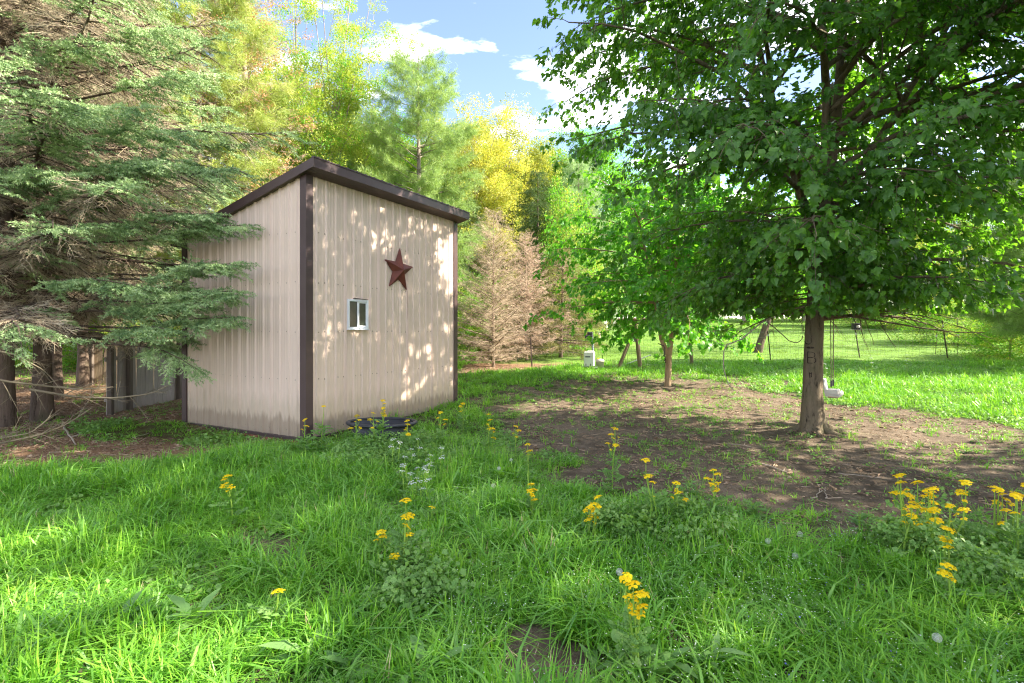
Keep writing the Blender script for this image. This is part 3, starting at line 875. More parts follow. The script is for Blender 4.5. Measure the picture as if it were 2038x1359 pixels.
# weed seedlings scattered over the bare soil
def sprout_scatter(name, n, y0, y1, coll, nvar, label, s0, s1, xlim, seed):
    x, y = sample(n, y0, y1)
    t, l, lw, h, dm = masks(x, y)
    keep = (t < .5) & (RNG.random(len(x)) < smooth(.40, .75, fbm(x * 1.9, y * 1.9, seed, 3))) & clear_of_things(x, y) & (x > xlim[0]) & (x < xlim[1])
    x, y = x[keep], y[keep]; m = len(x)
    rot = np.stack([RNG.normal(0, .15, m), RNG.normal(0, .15, m), RNG.uniform(0, 6.28, m)], 1)
    o = scatter(name, points_mesh(name, np.stack([x, y, surf(x, y)], 1), rot, RNG.uniform(s0, s1, m), RNG.integers(0, nvar, m)), coll)
    o['label'] = label
sprout_scatter('sparse_grass', 17000, 4, 20, C['grass'], 5, 'thin grass tufts scattered over the bare soil', .28, .7, (-12, 18), 131)
sprout_scatter('seedling_weeds', 12000, 4, 15, C['cover'], 3, 'small weed seedlings on the bare soil', .45, 1.1, (-10, 14), 141)
x, y = sample(26000, 3.2, 21)
t, l, lw, h, dm = masks(x, y)
k = (t < .6) & (RNG.random(len(x)) < .35 + .65 * l) & (sdf(SHED_RECT, x, y) > .05)
x, y = x[k], y[k]
o = scatter('ground_litter', points_mesh('ground_litter', np.stack([x, y, surf(x, y)], 1), np.stack([RNG.normal(0, .1, len(x)), RNG.normal(0, .1, len(x)), RNG.uniform(0, 6.28, len(x))], 1),
            RNG.uniform(.6, 1.7, len(x)), RNG.integers(0, 4, len(x))), C['litter'])
o['label'] = 'wood chips, dead needles and crumbs of soil on the bare ground'

# ------------------------------------------------------------------ shed
SH_RZ = math.atan2(SHED_U[1], SHED_U[0])
shed = empty('shed', (SHED_N[0], SHED_N[1], 0), 'tall tan ribbed metal shed with brown trim and a single-slope roof', 'shed', rz=SH_RZ)
SLOPE = .25; ZF = 4.66                      # front wall height; the roof falls to the back
def zt(y): return ZF - SLOPE * y
PITCH = .2286
def rib_profile(x0, x1):
    """(x, depth) points of a ribbed steel sheet"""
    P = []
    k = math.floor(x0 / PITCH) - 1
    while k * PITCH < x1 + PITCH:
        c = k * PITCH
        for dx, h in ((-.034, 0), (-.016, .025), (.016, .025), (.034, 0), (.066, 0), (.074, .0045), (.086, .0045), (.094, 0), (.134, 0), (.142, .0045), (.154, .0045), (.162, 0)):
            P.append((c + dx, h))
        k += 1
    P = [p for p in P if x0 < p[0] < x1]
    return [(x0, 0)] + P + [(x1, 0)]
def panel(x0, x1, fn_pos, fn_top, z0=.0):
    """one sheet of siding: fn_pos(s, depth) -> local x, y"""
    pr = rib_profile(x0, x1); V = []
    for s, h in pr:
        X, Y = fn_pos(s, h)
        V += [(X, Y, z0), (X, Y, fn_top(s))]
    for s, h in pr:
        X, Y = fn_pos(s, h - .004 - (h if h > 0 else 0))
        V += [(X, Y, z0), (X, Y, fn_top(s))]
    n = len(pr); F = []
    for i in range(n - 1):
        F.append((2 * i, 2 * i + 2, 2 * i + 3, 2 * i + 1))
        o2 = 2 * n
        F.append((o2 + 2 * i, o2 + 2 * i + 1, o2 + 2 * i + 3, o2 + 2 * i + 2))
        F.append((2 * i, o2 + 2 * i, o2 + 2 * i + 2, 2 * i + 2))
    return mk_mesh('wall_panel', V, [np.array(F)], [M['siding']])
PW = PITCH * 4
WIN = (.94, 1.49, 1.92, 2.50)
# an inner box so that no daylight comes through
ib = MB()
for pts in ([(.03, .03), (SHED_W - .03, .03)], [(SHED_W - .03, .03), (SHED_W - .03, SHED_D - .03)], [(SHED_W - .03, SHED_D - .03), (.03, SHED_D - .03)], [(.03, SHED_D - .03), (.03, .03)]):
    (ax, ay), (bx, by) = pts
    ib.add([(ax, ay, -.05), (bx, by, -.05), (bx, by, zt(by) - .05), (ax, ay, zt(ay) - .05)], [(0, 1, 2, 3)])
ib.build('inner_lining', M['dark_wood'], shed)
def wall(length, pos, top, front=False):
    k = 0; s = 0.0
    while s < length - .01:
        e = min(length, s + PW)
        link('wall_panel', panel(s, e, pos, top), shed)
        s = e
wall(SHED_W, lambda s, h: (s, -h), lambda s: ZF)
wall(SHED_D, lambda s, h: (-h, s), lambda s: zt(s))
wall(SHED_D, lambda s, h: (SHED_W + h, s), lambda s: zt(s))
wall(SHED_W, lambda s, h: (s, SHED_D + h), lambda s: zt(SHED_D))
# corner trims: two flanges each
for cx, cyy, sx, sy in ((0, 0, 1, 1), (SHED_W, 0, -1, 1), (0, SHED_D, 1, -1), (SHED_W, SHED_D, -1, -1)):
    mb = MB(); fw = .115; th = .034
    h = zt(cyy) - .02
    P = [(-th, -th), (fw, -th), (fw, -.002), (-.002, -.002), (-.002, fw), (-th, fw)]
    V = []
    for z in (-.03, h):
        V += [(cx + sx * a, cyy + sy * b, z) for a, b in P]
    F = [tuple(range(5, -1, -1)), tuple(range(6, 12))] + [(i, (i + 1) % 6, 6 + (i + 1) % 6, 6 + i) for i in range(6)]
    mb.add(V, F)
    # folded lips along both flange edges
    mb.box((cx + sx * (fw + .003), cyy - sy * (th - .008), h / 2), (.006, .014, h + .02))
    mb.box((cx - sx * (th - .008), cyy + sy * (fw + .003), h / 2), (.014, .006, h + .02))
    mb.build('corner_trim', M['trim'], shed)
# roof
OF, OS, OB = .30, .10, .25
def slab(x0, x1, y0, y1, dz0, dz1):
    V = [(x, y, zt(y) + dz) for dz in (dz0, dz1) for y in (y0, y1) for x in (x0, x1)]
    return V, [(0, 2, 3, 1), (4, 5, 7, 6), (0, 1, 5, 4), (2, 6, 7, 3), (0, 4, 6, 2), (1, 3, 7, 5)]
s = -OS
while s < SHED_W + OS - .01:
    e = min(SHED_W + OS, s + PW); mb = MB()
    pr = rib_profile(s, e); V = []; n = len(pr)
    for x_, h in pr:
        for y_ in (-OF - .012, SHED_D + OB): V.append((x_, y_, zt(y_) + .140 + h))
    for x_, h in pr:
        for y_ in (-OF - .012, SHED_D + OB): V.append((x_, y_, zt(y_) + .135))
    F = []
    for i in range(n - 1):
        F += [(2 * i, 2 * i + 2, 2 * i + 3, 2 * i + 1), (2 * n + 2 * i, 2 * n + 2 * i + 1, 2 * n + 2 * i + 3, 2 * n + 2 * i + 2), (2 * i, 2 * n + 2 * i, 2 * n + 2 * i + 2, 2 * i + 2)]
    mb.add(V, F)
    mb.build('roof_panel', M['roof_steel'], shed); s = e
def fascia(pts, d, name='fascia'):
    mb = MB(); mb.add(*pts); return mb.build(name, M['trim'], shed)
FZ0, FZ1 = -.04, .125
y0 = -OF - .03
V = [(x, y, zt(-OF) + dz) for dz in (FZ0, FZ1) for y in (y0, -OF) for x in (-OS - .028, SHED_W + OS + .028)]
BOX = [(0, 2, 3, 1), (4, 5, 7, 6), (0, 1, 5, 4), (2, 6, 7, 3), (0, 4, 6, 2), (1, 3, 7, 5)]
fascia((V, BOX), 0)
V = [(x, y, zt(-OF) + dz) for dz in (FZ1 - .002, FZ1 + .018) for y in (y0 - .012, -OF + .02) for x in (-OS - .035, SHED_W + OS + .035)]
fascia((V, BOX), 0, 'drip_edge')
for xa, xb in ((-OS - .028, -OS), (SHED_W + OS, SHED_W + OS + .028)):
    fascia(slab(xa, xb, -OF, SHED_D + OB, -.035, FZ1), 0)
V = [(x, y, zt(SHED_D + OB) + dz) for dz in (FZ0, FZ1) for y in (SHED_D + OB, SHED_D + OB + .03) for x in (-OS - .028, SHED_W + OS + .028)]
fascia((V, BOX), 0)
# soffit boards under the front overhang
mb = MB()
for i in range(3):
    ya = -OF + .004 + i * (OF - .03) / 3; yb = ya + (OF - .03) / 3 - .006
    V, F = slab(-OS, SHED_W + OS, ya, yb, -.034, -.022); mb.add(V, F)
mb.build('soffit', M['trim'], shed)
V, F = slab(-OS + .002, SHED_W + OS - .002, -OF + .002, SHED_D + OB - .002, -.018, .130)
mb = MB(); mb.add(V, F); mb.build('roof_core', M['dark_wood'], shed)
# bottom rail, skirt board and bricks
mb = MB(); mb.box((SHED_W / 2, -.018, -.022), (SHED_W - .02, .05, .04)); mb.build('base_rail', M['trim'], shed)
mb = MB(); mb.box((-.018, SHED_D / 2, -.022), (.05, SHED_D - .02, .04)); mb.build('base_rail', M['trim'], shed)
mb = MB(); mb.box((SHED_W / 2, -.004, -.14), (SHED_W, .05, .19)); mb.build('skirt_board', M['skirt'], shed)
mb = MB(); mb.box((-.004, SHED_D / 2, -.14), (.05, SHED_D, .19)); mb.build('skirt_board', M['skirt'], shed)
bm_ = MB(); bm_.bevbox((0, 0, 0), (.09, .20, .06), .006); brick_me = bm_.mesh('brick', M['brick'])
rb = random.Random(5)
yy = .05; first = None
while yy < SHED_D:
    for lay in range(2):
        if lay and rb.random() < .3: continue
        o = link('brick', brick_me, shed, (-.045 - .03 * (1 - lay) - rb.uniform(0, .04), yy + .1 + lay * .08, -.155 + lay * .066 + rb.uniform(-.006, .004)), (rb.uniform(-.05, .05), rb.uniform(-.1, .1), rb.uniform(-.14, .14)))
    yy += .218
# screws in rows on the ribs
mb = MB()
for z in (.10, 1.02, 1.87, 2.76, 3.65):
    for i in range(1, 21):
        xx = i * PITCH + (.045 if i % 2 else -.045)
        if WIN[0] - .05 < xx < WIN[1] + .05 and WIN[2] - .1 < z < WIN[3] + .1: continue
        mb.lathe([(.013, 0), (.013, .003), (.007, .007), (0.0005, .008)], 6, (0, 0, 0)); Vs = mb.V[-1]
        mb.V[-1] = np.stack([Vs[:, 0] + xx, -Vs[:, 2] - .001, Vs[:, 1] + z + .012 * rb.uniform(-1, 1)], 1)
    for i in range(1, 16):
        yy = i * PITCH + .045
        if z > zt(yy) - .1: continue
        mb.lathe([(.013, 0), (.013, .003), (.007, .007), (0.0005, .008)], 6, (0, 0, 0)); Vs = mb.V[-1]
        mb.V[-1] = np.stack([-Vs[:, 2] - .001, Vs[:, 0] + yy, Vs[:, 1] + z + .01 * rb.uniform(-1, 1)], 1)
tag(mb.build('screw', M['screw'], shed), kind='stuff')
# window: white sliding unit
wx0, wx1, wz0, wz1 = WIN
wroot = None
def wbar(mb, x0, x1, z0, z1, y0, y1): mb.bevbox(((x0 + x1) / 2, (y0 + y1) / 2, (z0 + z1) / 2), (x1 - x0, y1 - y0, z1 - z0), .004)
mb = MB(); f = .042
wbar(mb, wx0, wx1, wz1 - f, wz1, -.055, .0); wbar(mb, wx0, wx1, wz0, wz0 + f, -.055, .0)
wbar(mb, wx0, wx0 + f, wz0 + f, wz1 - f, -.055, .0); wbar(mb, wx1 - f, wx1, wz0 + f, wz1 - f, -.055, .0)
wbar(mb, wx0 - .012, wx1 + .012, wz0 - .016, wz0, -.075, .0)
window = mb.build('window', M['vinyl'], shed)
xm = (wx0 + wx1) / 2
mb = MB(); wbar(mb, xm - .02, xm + .028, wz0 + f, wz1 - f, -.046, -.004); mb.build('meeting_rail', M['vinyl'], window)
mb = MB()
xa, xb = xm + .028, wx1 - f
wbar(mb, xa, xb, wz1 - f - .028, wz1 - f, -.040, -.006); wbar(mb, xa, xb, wz0 + f, wz0 + f + .028, -.040, -.006)
wbar(mb, xb - .022, xb, wz0 + f + .028, wz1 - f - .028, -.040, -.006)
mb.build('sliding_sash', M['vinyl'], window)
mb = MB(); mb.box(((wx0 + f + xm - .02) / 2, -.027, (wz0 + wz1) / 2), (xm - .02 - wx0 - f, .004, wz1 - wz0 - 2 * f)); mb.build('pane', M['glass'], window)
mb = MB(); mb.box(((xa + xb - .022) / 2, -.033, (wz0 + wz1) / 2), (xb - .022 - xa, .004, wz1 - wz0 - 2 * f - .056)); mb.build('pane', M['glass'], window)
mb = MB(); mb.box((xm + .07, -.04, wz1 + .014), (.36, .05, .010), Matrix.Rotation(.03, 3, 'Y')); mb.build('flashing', M['trim'], window)
# rust runs below the star
mb = MB()
for xx, z0, z1, w in ((2.74, 2.15, 2.76, .012), (2.28, 2.45, 2.84, .006)):
    mb = MB(); mb.add([(xx - w / 2, -.0275, z1), (xx + w / 2, -.0275, z1), (xx + w * .2, -.0272, z0), (xx - w * .3, -.0272, z0)], [(0, 3, 2, 1)])
    mb.build('rust_streak', M['rust'], shed)

# barn star
star = link('wall_star', None); star.empty_display_size = .2
tag(star, 'rusty brown five-pointed metal star hung high on the tan shed wall', 'star')
star.matrix_world = shed.matrix_basis @ Matrix.Translation((2.44, -.03, 3.20)) @ Matrix.Rotation(math.radians(4), 4, 'Y')
for i in range(5):
    a0 = PI / 2 + i * 2 * PI / 5
    R1, R2, dep = .49, .205, .14
    tip = (R1 * math.cos(a0), -.004, R1 * math.sin(a0))
    v1 = (R2 * math.cos(a0 + PI / 5), -.004, R2 * math.sin(a0 + PI / 5)); v2 = (R2 * math.cos(a0 - PI / 5), -.004, R2 * math.sin(a0 - PI / 5))
    back = [(p[0] * .96, .02, p[2] * .96) for p in (tip, v1, v2)]
    mb = MB(); mb.add([(0, -dep, 0), tip, v1, v2] + back, [(0, 1, 2), (0, 3, 1), (1, 4, 5, 2), (1, 3, 6, 4)])
    mb.build('star_point', M['star'], star)
# ------------------------------------------------------------------ trees
def unit(v): return v / (np.linalg.norm(v) + 1e-9)
def curve_limb(rng, o, az, L, el, droop, n=8, wob=.04):
    t = np.linspace(0, 1, n)
    az2 = az + rng.normal(0, .12) * t
    P = np.stack([o[0] + np.cos(az2) * L * t, o[1] + np.sin(az2) * L * t, o[2] + L * (math.tan(el) * t - droop * t * t)], 1)
    P[1:] += np.cumsum(rng.normal(0, wob * L / n, (n - 1, 3)), 0)
    return P
def interp_line(P, t):
    u = t * (len(P) - 1); i = min(int(u), len(P) - 2); f = u - i
    return P[i] * (1 - f) + P[i + 1] * f, unit(P[i + 1] - P[i])
def trunk_line(pts, n=14):
    pts = np.array(pts, float); d = np.concatenate([[0], np.cumsum(np.linalg.norm(np.diff(pts[:, :3], axis=0), axis=1))])
    s = np.linspace(0, d[-1], n)
    return np.stack([np.interp(s, d, pts[:, k]) for k in range(pts.shape[1])], 1)

def broadleaf(rng, axes, limbs, sub_step=.3, sub_len=1.0, twig_step=.18, twig_len=.4, start=.2, sub_droop=.25):
    """limbs: (o, az, L, el, droop, r). Returns branch lines and the twigs (origin, direction, length) that carry leaves"""
    lines = []; twigs = []
    for o, az, L, el, droop, r in limbs:
        P = curve_limb(rng, np.array(o, float), az, L, el, droop)
        lines.append((P, r * np.linspace(1, .18, len(P)), 5))
        n = max(2, int(L * (1 - start) / sub_step)); sg = 1
        for i in range(n + 1):
            t = start + (1 - start) * i / n
            q, d = interp_line(P, min(t, .999)); sg = -sg
            l = sub_len * (1.15 - .65 * t) * rng.uniform(.6, 1.25) * min(1, L / 2.5 + .3)
            a = sg * rng.uniform(.6, 1.15) if i < n else 0
            ca, sa = math.cos(a), math.sin(a)
            d2 = np.array([d[0] * ca - d[1] * sa, d[0] * sa + d[1] * ca, d[2] * .5 + rng.normal(-.05, .42)]); d2 = unit(d2)
            tt = np.linspace(0, 1, 5)
            S = q + d2[None] * l * tt[:, None]; S[:, 2] -= sub_droop * l * tt ** 2; S[1:] += np.cumsum(rng.normal(0, .02 * l, (4, 3)), 0)
            lines.append((S, max(.006, r * .35 * (1 - t * .6)) * np.linspace(1, .3, 5), 4))
            m = max(1, int(l / twig_step)); s2 = 1
            for j in range(m + 1):
                u = .15 + .85 * j / m
                p, e = interp_line(S, min(u, .999)); s2 = -s2
                b = s2 * rng.uniform(.5, 1.2) if j < m else 0
                cb, sb = math.cos(b), math.sin(b)
                e2 = unit(np.array([e[0] * cb - e[1] * sb, e[0] * sb + e[1] * cb, e[2] + rng.normal(-.15, .45)]))
                twigs.append((p, e2, twig_len * rng.uniform(.5, 1.2)))
    return lines, twigs
def twig_lines(twigs, rad, k=3):
    return [(np.stack([p, p + d * l * .5, p + d * l + np.array([0, 0, -.08 * l])]), np.array([rad, rad * .7, rad * .3]), k) for p, d, l in twigs]
def leaves_on(rng, twigs, per, centre, smin, smax, nvar, hang=.55, spread=.09):
    p = np.array([t[0] for t in twigs]); d = np.array([t[1] for t in twigs]); l = np.array([t[2] for t in twigs])
    p = np.repeat(p, per, 0); d = np.repeat(d, per, 0); l = np.repeat(l, per)
    n = len(p); t = rng.uniform(.15, 1.05, n)
    pos = p + d * (l * t)[:, None] + rng.normal(0, spread * .5, (n, 3))
    out = pos - np.array(centre); out[:, 2] *= .4; out /= np.linalg.norm(out, axis=1, keepdims=True) + 1e-9
    X = d * .45 + out * .45 + rng.normal(0, .5, (n, 3)); X[:, 2] -= hang
    N = np.array([0, 0, 1.0]) + out * .55 + rng.normal(0, .42, (n, 3))
    return pos, frames_to_euler(X, N), rng.uniform(smin, smax, n), rng.integers(0, nvar, n)
def sprays_on(rng, twigs, centre, smin, smax, nvar):
    return leaves_on(rng, twigs, 1, centre, smin, smax, nvar, .25, .12)

def conifer(rng, H, r0, z0, step, per, Lf, elf, droop, tipup, fol_start, sub_step, sub_len, spray_step, dead=0.0, sub_droop=.2, flat=1.0, thin=1.0, zmax=None, clump=0, seed_c=5):
    """returns trunk line, limb lines, foliage sprays (pos, dir, normal) and dead twigs (pos, dir, normal)"""
    lines = []; fol = []; dt = []
    z = z0; a0 = rng.uniform(0, 6)
    while z < H - .25:
        if zmax and z > zmax: break
        n = per
        for i in range(n):
            az = a0 + i * 2 * PI / n + rng.normal(0, .25); L = Lf(z) * rng.uniform(.72, 1.12)
            if L < .15: continue
            m = 8; t = np.linspace(0, 1, m); el = elf(z) + rng.normal(0, .06)
            P = np.stack([np.cos(az) * L * t, np.sin(az) * L * t, z + rng.normal(0, .08) + L * (math.tan(el) * t - droop * t * t + tipup * t ** 4)], 1)
            P[1:] += np.cumsum(rng.normal(0, .010 * L, (m - 1, 3)), 0)
            lines.append((P, max(.008, .011 * L) * np.linspace(1, .22, m), 4))
            k = max(3, int(L / sub_step)); sg = 1
            for j in range(k + 1):
                u = .12 + .88 * j / k
                q, d = interp_line(P, min(u, .999)); sg = -sg
                l = sub_len * (L / Lf(z0 + .01) * .5 + .5) * (1.05 - .72 * max(0, u - .3)) * rng.uniform(.6, 1.15) * (min(1, u * 2.2))
                aa = sg * rng.uniform(.7, 1.15) if j < k else 0
                ca, sa = math.cos(aa), math.sin(aa)
                d2 = unit(np.array([d[0] * ca - d[1] * sa, d[0] * sa + d[1] * ca, d[2] * .6 - sub_droop * rng.uniform(.2, 1.6)]))
                nn = unit(np.array([0, 0, 1.0]) + rng.normal(0, .18 / flat, 3))
                fs = fol_start + rng.normal(0, .10)
                ns = max(1, int(l / spray_step))
                cl = True
                if clump: cl = fbm(np.array([q[0] * 1.1 + q[2] * .7 + 50]), np.array([q[1] * 1.1 - q[2] * 1.3 + 50]), seed_c, 2)[0] > clump
                if u > fs and rng.random() < thin and (cl or u > .9):
                    for s in range(ns + 1):
                        v = s / max(1, ns)
                        pos = q + d2 * l * v * .8; pos = pos - np.array([0, 0, .12 * l * v * v])
                        fol.append((pos, unit(d2 * .8 + d * .3 + rng.normal(0, .22, 3)), nn))
                elif dead and rng.random() < dead:
                    for s in range(max(1, ns // 2)):
                        v = s / max(1, ns // 2)
                        dt.append((q + d2 * l * v * .7, unit(d2 + rng.normal(0, .3, 3)), unit(nn + rng.normal(0, .5, 3))))
                if l > .35: lines.append((np.stack([q, q + d2 * l * .5, q + d2 * l * .9 - np.array([0, 0, .1 * l])]), np.array([.006, .004, .002]) * (1 + .4 * L), 3))
        z += step * rng.uniform(.8, 1.2); a0 += rng.uniform(.4, 1.4)
    T = trunk_line([(0, 0, -.2, r0 * 1.35), (0, 0, .25, r0), (rng.normal(0, .06), rng.normal(0, .06), H * .5, r0 * .58), (rng.normal(0, .1), rng.normal(0, .1), H, r0 * .06)], 16)
    return T, lines, fol, dt
def to_points(name, lst, rng, smin, smax, nvar):
    p = np.array([a[0] for a in lst]); d = np.array([a[1] for a in lst]); n = np.array([a[2] for a in lst])
    return points_mesh(name, p, frames_to_euler(d, n), rng.uniform(smin, smax, len(p)), rng.integers(0, nvar, len(p)))

KITS = {}
def conifer_kit(key, seed, coll, bark, trunk_name='trunk', leaf_scale=(.8, 1.25), dead_coll='twig_lichen', dead_scale=(.7, 1.3), **kw):
    rng = np.random.default_rng(seed)
    T, L, F, D = conifer(rng, **kw)
    parts = [('trunk', tubes_mesh('trunk', [(T[:, :3], T[:, 3], 10)], M[bark])), ('branches', tubes_mesh('branches', L, M[bark if bark != 'bark_grey' else 'bark_grey']))]
    sc = []
    if F: sc.append(('crown', to_points('crown', F, rng, *leaf_scale, 3 if coll != 'spruce' else 4), C[coll]))
    if D: sc.append(('dead_twigs', to_points('dead_twigs', D, rng, *dead_scale, 3), C[dead_coll]))
    KITS[key] = (parts, sc)
def broad_kit(key, seed, H, R, colls, bark, clear=.2, r0=.2, nl=34, lean=0, dens=1.0, spray=(.8, 1.3), shape=1.0, stems=1, up=.65):
    """woodland tree: spray clumps of small leaves on a branching frame"""
    rng = np.random.default_rng(seed)
    T = trunk_line([(0, 0, -.2, r0 * 1.3), (0, 0, .3, r0), (lean * H * .3 + rng.normal(0, .15), rng.normal(0, .15), H * .45, r0 * .7), (lean * H + rng.normal(0, .3), rng.normal(0, .3), H * .97, r0 * .1)], 16)
    limbs = []
    for i in range(nl):
        f = clear + (1 - clear) * ((i + rng.random()) / nl) ** .9
        o = np.array([np.interp(f * H, T[:, 2], T[:, k]) for k in (0, 1)] + [f * H * .93])
        g = (f - clear) / (1 - clear)
        L = R * (math.sin(PI * min(1, (g * .82 + .2))) ** .7) * rng.uniform(.7, 1.15) * shape
        limbs.append((o, i * 2.4 + rng.normal(0, .3), max(.5, L), up * rng.uniform(.5, 1.3) + g * .45, .25, r0 * .35 * (1.1 - .7 * g)))
    L, W = broadleaf(rng, None, limbs, .36, 1.45, .24, .42, .18, .1)
    if dens < 1: W = [w for w in W if rng.random() < dens]
    p, r, s, ix = leaves_on(rng, W, 3, (0, 0, H * .55), *spray, 3, .25, .40)
    sc = []
    which = rng.random(len(p))
    lo = 0
    for cn, share in colls:
        k = (which >= lo) & (which < lo + share); lo += share
        sc.append(('crown', points_mesh('crown', p[k], r[k], s[k], ix[k]), C[cn]))
    parts = [('trunk', tubes_mesh('trunk', [(T[:, :3], T[:, 3], 9)], M[bark])), ('branches', tubes_mesh('branches', L, M[bark]))]
    KITS[key] = (parts, sc)
def plant_tree(key, name, label, cat, px, d, s=1.0, rz=0.0, group=None, lean=None, dx=0.0):
    parts, sc = KITS[key]
    x = (px - 1019) / FPX * d + dx; y = d
    root = empty(name, (x, y, surf1(x, y)), label, cat, group, rz)
    root.scale = (s, s, s) if isinstance(s, (int, float)) else s
    if lean: root.rotation_euler = (lean[0], lean[1], rz)
    for nm, me in parts: link(nm, me, root)
    for nm, pm, coll in sc: scatter(nm, pm, coll, root)
    return root

# --- big maple with the swing
def maple():
    rng = np.random.default_rng(23)
    base = Vector((MAPLE[0], MAPLE[1], surf1(*MAPLE)))
    root = empty('maple_tree', base, 'large dark-leaved maple with carved trunk carrying the white swing', 'tree')
    R1 = [(0, 0, -.15, .30), (0, 0, .05, .245), (-.005, 0, .25, .20), (0, 0, .7, .172), (.01, 0, 1.3, .158), (.03, 0, 2.0, .15), (.10, .02, 3.0, .135), (.26, .05, 4.2, .12)]
    axes = [R1,
            [(.26, .05, 4.2, .115), (.52, .1, 6, .09), (.72, .2, 8, .07), (.95, .25, 10.5, .045), (1.0, .2, 12.8, .012)],
            [(.22, .04, 3.9, .10), (.20, -.1, 6, .075), (.02, -.2, 8, .055), (-.3, -.3, 11.6, .012)],
            [(.14, .03, 3.4, .085), (-.28, .25, 5, .065), (-.6, .5, 6.6, .05), (-1.2, .8, 10.6, .01)],
            [(.2, .03, 3.8, .08), (1.2, -.2, 5.5, .06), (2.2, -.3, 7.2, .04), (3.1, -.5, 9.4, .01)]]
    tl = []
    for i, a in enumerate(axes):
        T = trunk_line(a, 26 if i == 0 else 12); tl.append((T[:, :3], T[:, 3], 18 if i == 0 else 8))
    T0 = tl[0]
    V, q, _ = tube_arrays(*T0)
    # buttress flare and bark unevenness on the butt
    ang = np.arctan2(V[:, 1], V[:, 0]); low = np.exp(-np.maximum(V[:, 2], 0) / .16)
    rr = 1 + low * (.11 * np.cos(3 * ang + .4) + .07 * np.cos(5 * ang + 1.0)) + .03 * np.sin(ang * 7 + V[:, 2] * 3)
    cxy = np.repeat(T0[0][:, :2], 18, 0); V[:, :2] = cxy + (V[:, :2] - cxy) * rr[:, None]
    Vs = [V]; Qs = [q]; n = len(V)
    for P, R, k in tl[1:]:
        V2, q2, _ = tube_arrays(P, R, k); Vs.append(V2); Qs.append(q2 + n); n += len(V2)
    link('trunk', mk_mesh('trunk', np.concatenate(Vs), [np.concatenate(Qs)], [M['bark_maple']], smooth_shade=True), root)
    # surface roots
    for az, L, w in ((-.10, 1.5, .085), (-.75, .7, .07), (2.6, .8, .07), (3.6, .6, .06), (4.4, .7, .06)):
        t = np.linspace(0, 1, 9); a = az + .25 * np.sin(t * 4) * t
        P = np.stack([np.cos(a) * (.12 + L * t), np.sin(a) * (.16 + L * t), np.zeros(9)], 1)
        P[:, 2] = surf(P[:, 0] + base.x, P[:, 1] + base.y) - base.z + .14 * np.exp(-t * 6) - .012 - .05 * t
        V, q, _ = tube_arrays(P, w * np.linspace(1.1, .35, 9), 8)
        link('root', mk_mesh('root', V, [q], [M['bark_maple']], smooth_shade=True), root)
    # carved letters: J, B and two strokes, cut into the bark facing the camera
    def carve(name, strokes, px, py, hgt, wid):
        mb = MB(); c = ray(px, py, 9.5) - base
        for st in strokes:
            P = []
            for u, v in st:
                x = c.x + (u - .5) * wid; z = c.z + (v - .5) * hgt
                cx = np.interp(z, T0[0][:, 2], T0[0][:, 0]); rad = np.interp(z, T0[0][:, 2], T0[1])
                dx = x - cx + .0; yy = -math.sqrt(max(1e-4, rad * rad - dx * dx))
                P.append((x, yy + .007, z))
            P = np.array(P); mb.tube(P, np.full(len(P), .009), 6)
        mb.build(name, M['carve'], root, True)
    arc = lambda cx, cy, rx, ry, a0, a1, n=9: [(cx + rx * math.cos(math.radians(a0 + (a1 - a0) * i / n)), cy + ry * math.sin(math.radians(a0 + (a1 - a0) * i / n))) for i in range(n + 1)]
    carve('carved_letter', [[(.75, 1), (.75, .35)] + arc(.45, .35, .3, .35, 0, -180)], 1618, 677, .145, .10)
    carve('carved_letter', [[(.1, 0), (.12, 1)], [(.12, 1)] + arc(.45, .75, .4, .25, 90, -90) + [(.12, .5)], [(.12, .5)] + arc(.5, .26, .45, .26, 90, -90) + [(.1, 0)]], 1621, 712, .20, .12)
    carve('carved_mark', [[(.1, .95), (.15, 0)], [(.55, 1), (.5, .1)], [(.0, .7), (.9, .85)]], 1620, 747, .10, .06)
    carve('knot_scar', [arc(.5, .5, .5, .2, 0, 360, 12), arc(.5, .5, .3, .1, 0, 360, 8), [(.2, .5), (.8, .5)]], 1620, 692, .06, .08)
    limbs = []
    def Lz(z):
        return np.interp(z, [1.8, 2.6, 3.6, 4.6, 6.2, 8, 10, 12.5], [2.7, 3.4, 4.1, 5.0, 5.3, 5.2, 4.6, 2.4])
    k = 0
    for ai, a in enumerate(axes):
        T = trunk_line(a, 60); zs = np.arange(2.05 if ai == 0 else a[0][2] + .3, a[-1][2] - .15, .17 if ai == 0 else .27)
        for z in zs:
            o = np.array([np.interp(z, T[:, 2], T[:, j]) for j in (0, 1)] + [z])
            az = k * 2.399 + rng.normal(0, .25); k += 1
            if ai > 0:                                   # stems branch away from the middle of the tree
                outa = math.atan2(o[1] - .05, o[0] - .2); az = outa + rng.normal(0, 1.1)
            ex = o[0] + math.cos(az) * .01
            L = Lz(z) * rng.uniform(.75, 1.08) - .55 * max(0, (o[0] * math.cos(az) + o[1] * math.sin(az)))
            if z > 4.4 and math.cos(az) < -.2: L *= .84
            if z < 4.2 and math.cos(az) < -.2: L *= .92
            if z < 5 and math.sin(az) > .55: L *= .75
            if math.cos(az) > .2 : L *= 1.12
            el = np.interp(z, [2, 4, 8, 12], [.18, .42, .6, .9]) + rng.normal(0, .08)
            dr = np.interp(z, [2, 4, 8, 12], [.26, .42, .42, .3])
            limbs.append((o, az, max(.6, L), el, dr, .055 * min(1, L / 4)))
    for i in range(34):                               # short leafy shoots low round the trunk
        z = rng.uniform(2.15, 4.2); o = np.array([.03 + .05 * (z - 2), .02, z])
        limbs.append((o, i * 2.399 + rng.normal(0, .3), rng.uniform(.9, 2.6), rng.uniform(.0, .35), .30, .02))
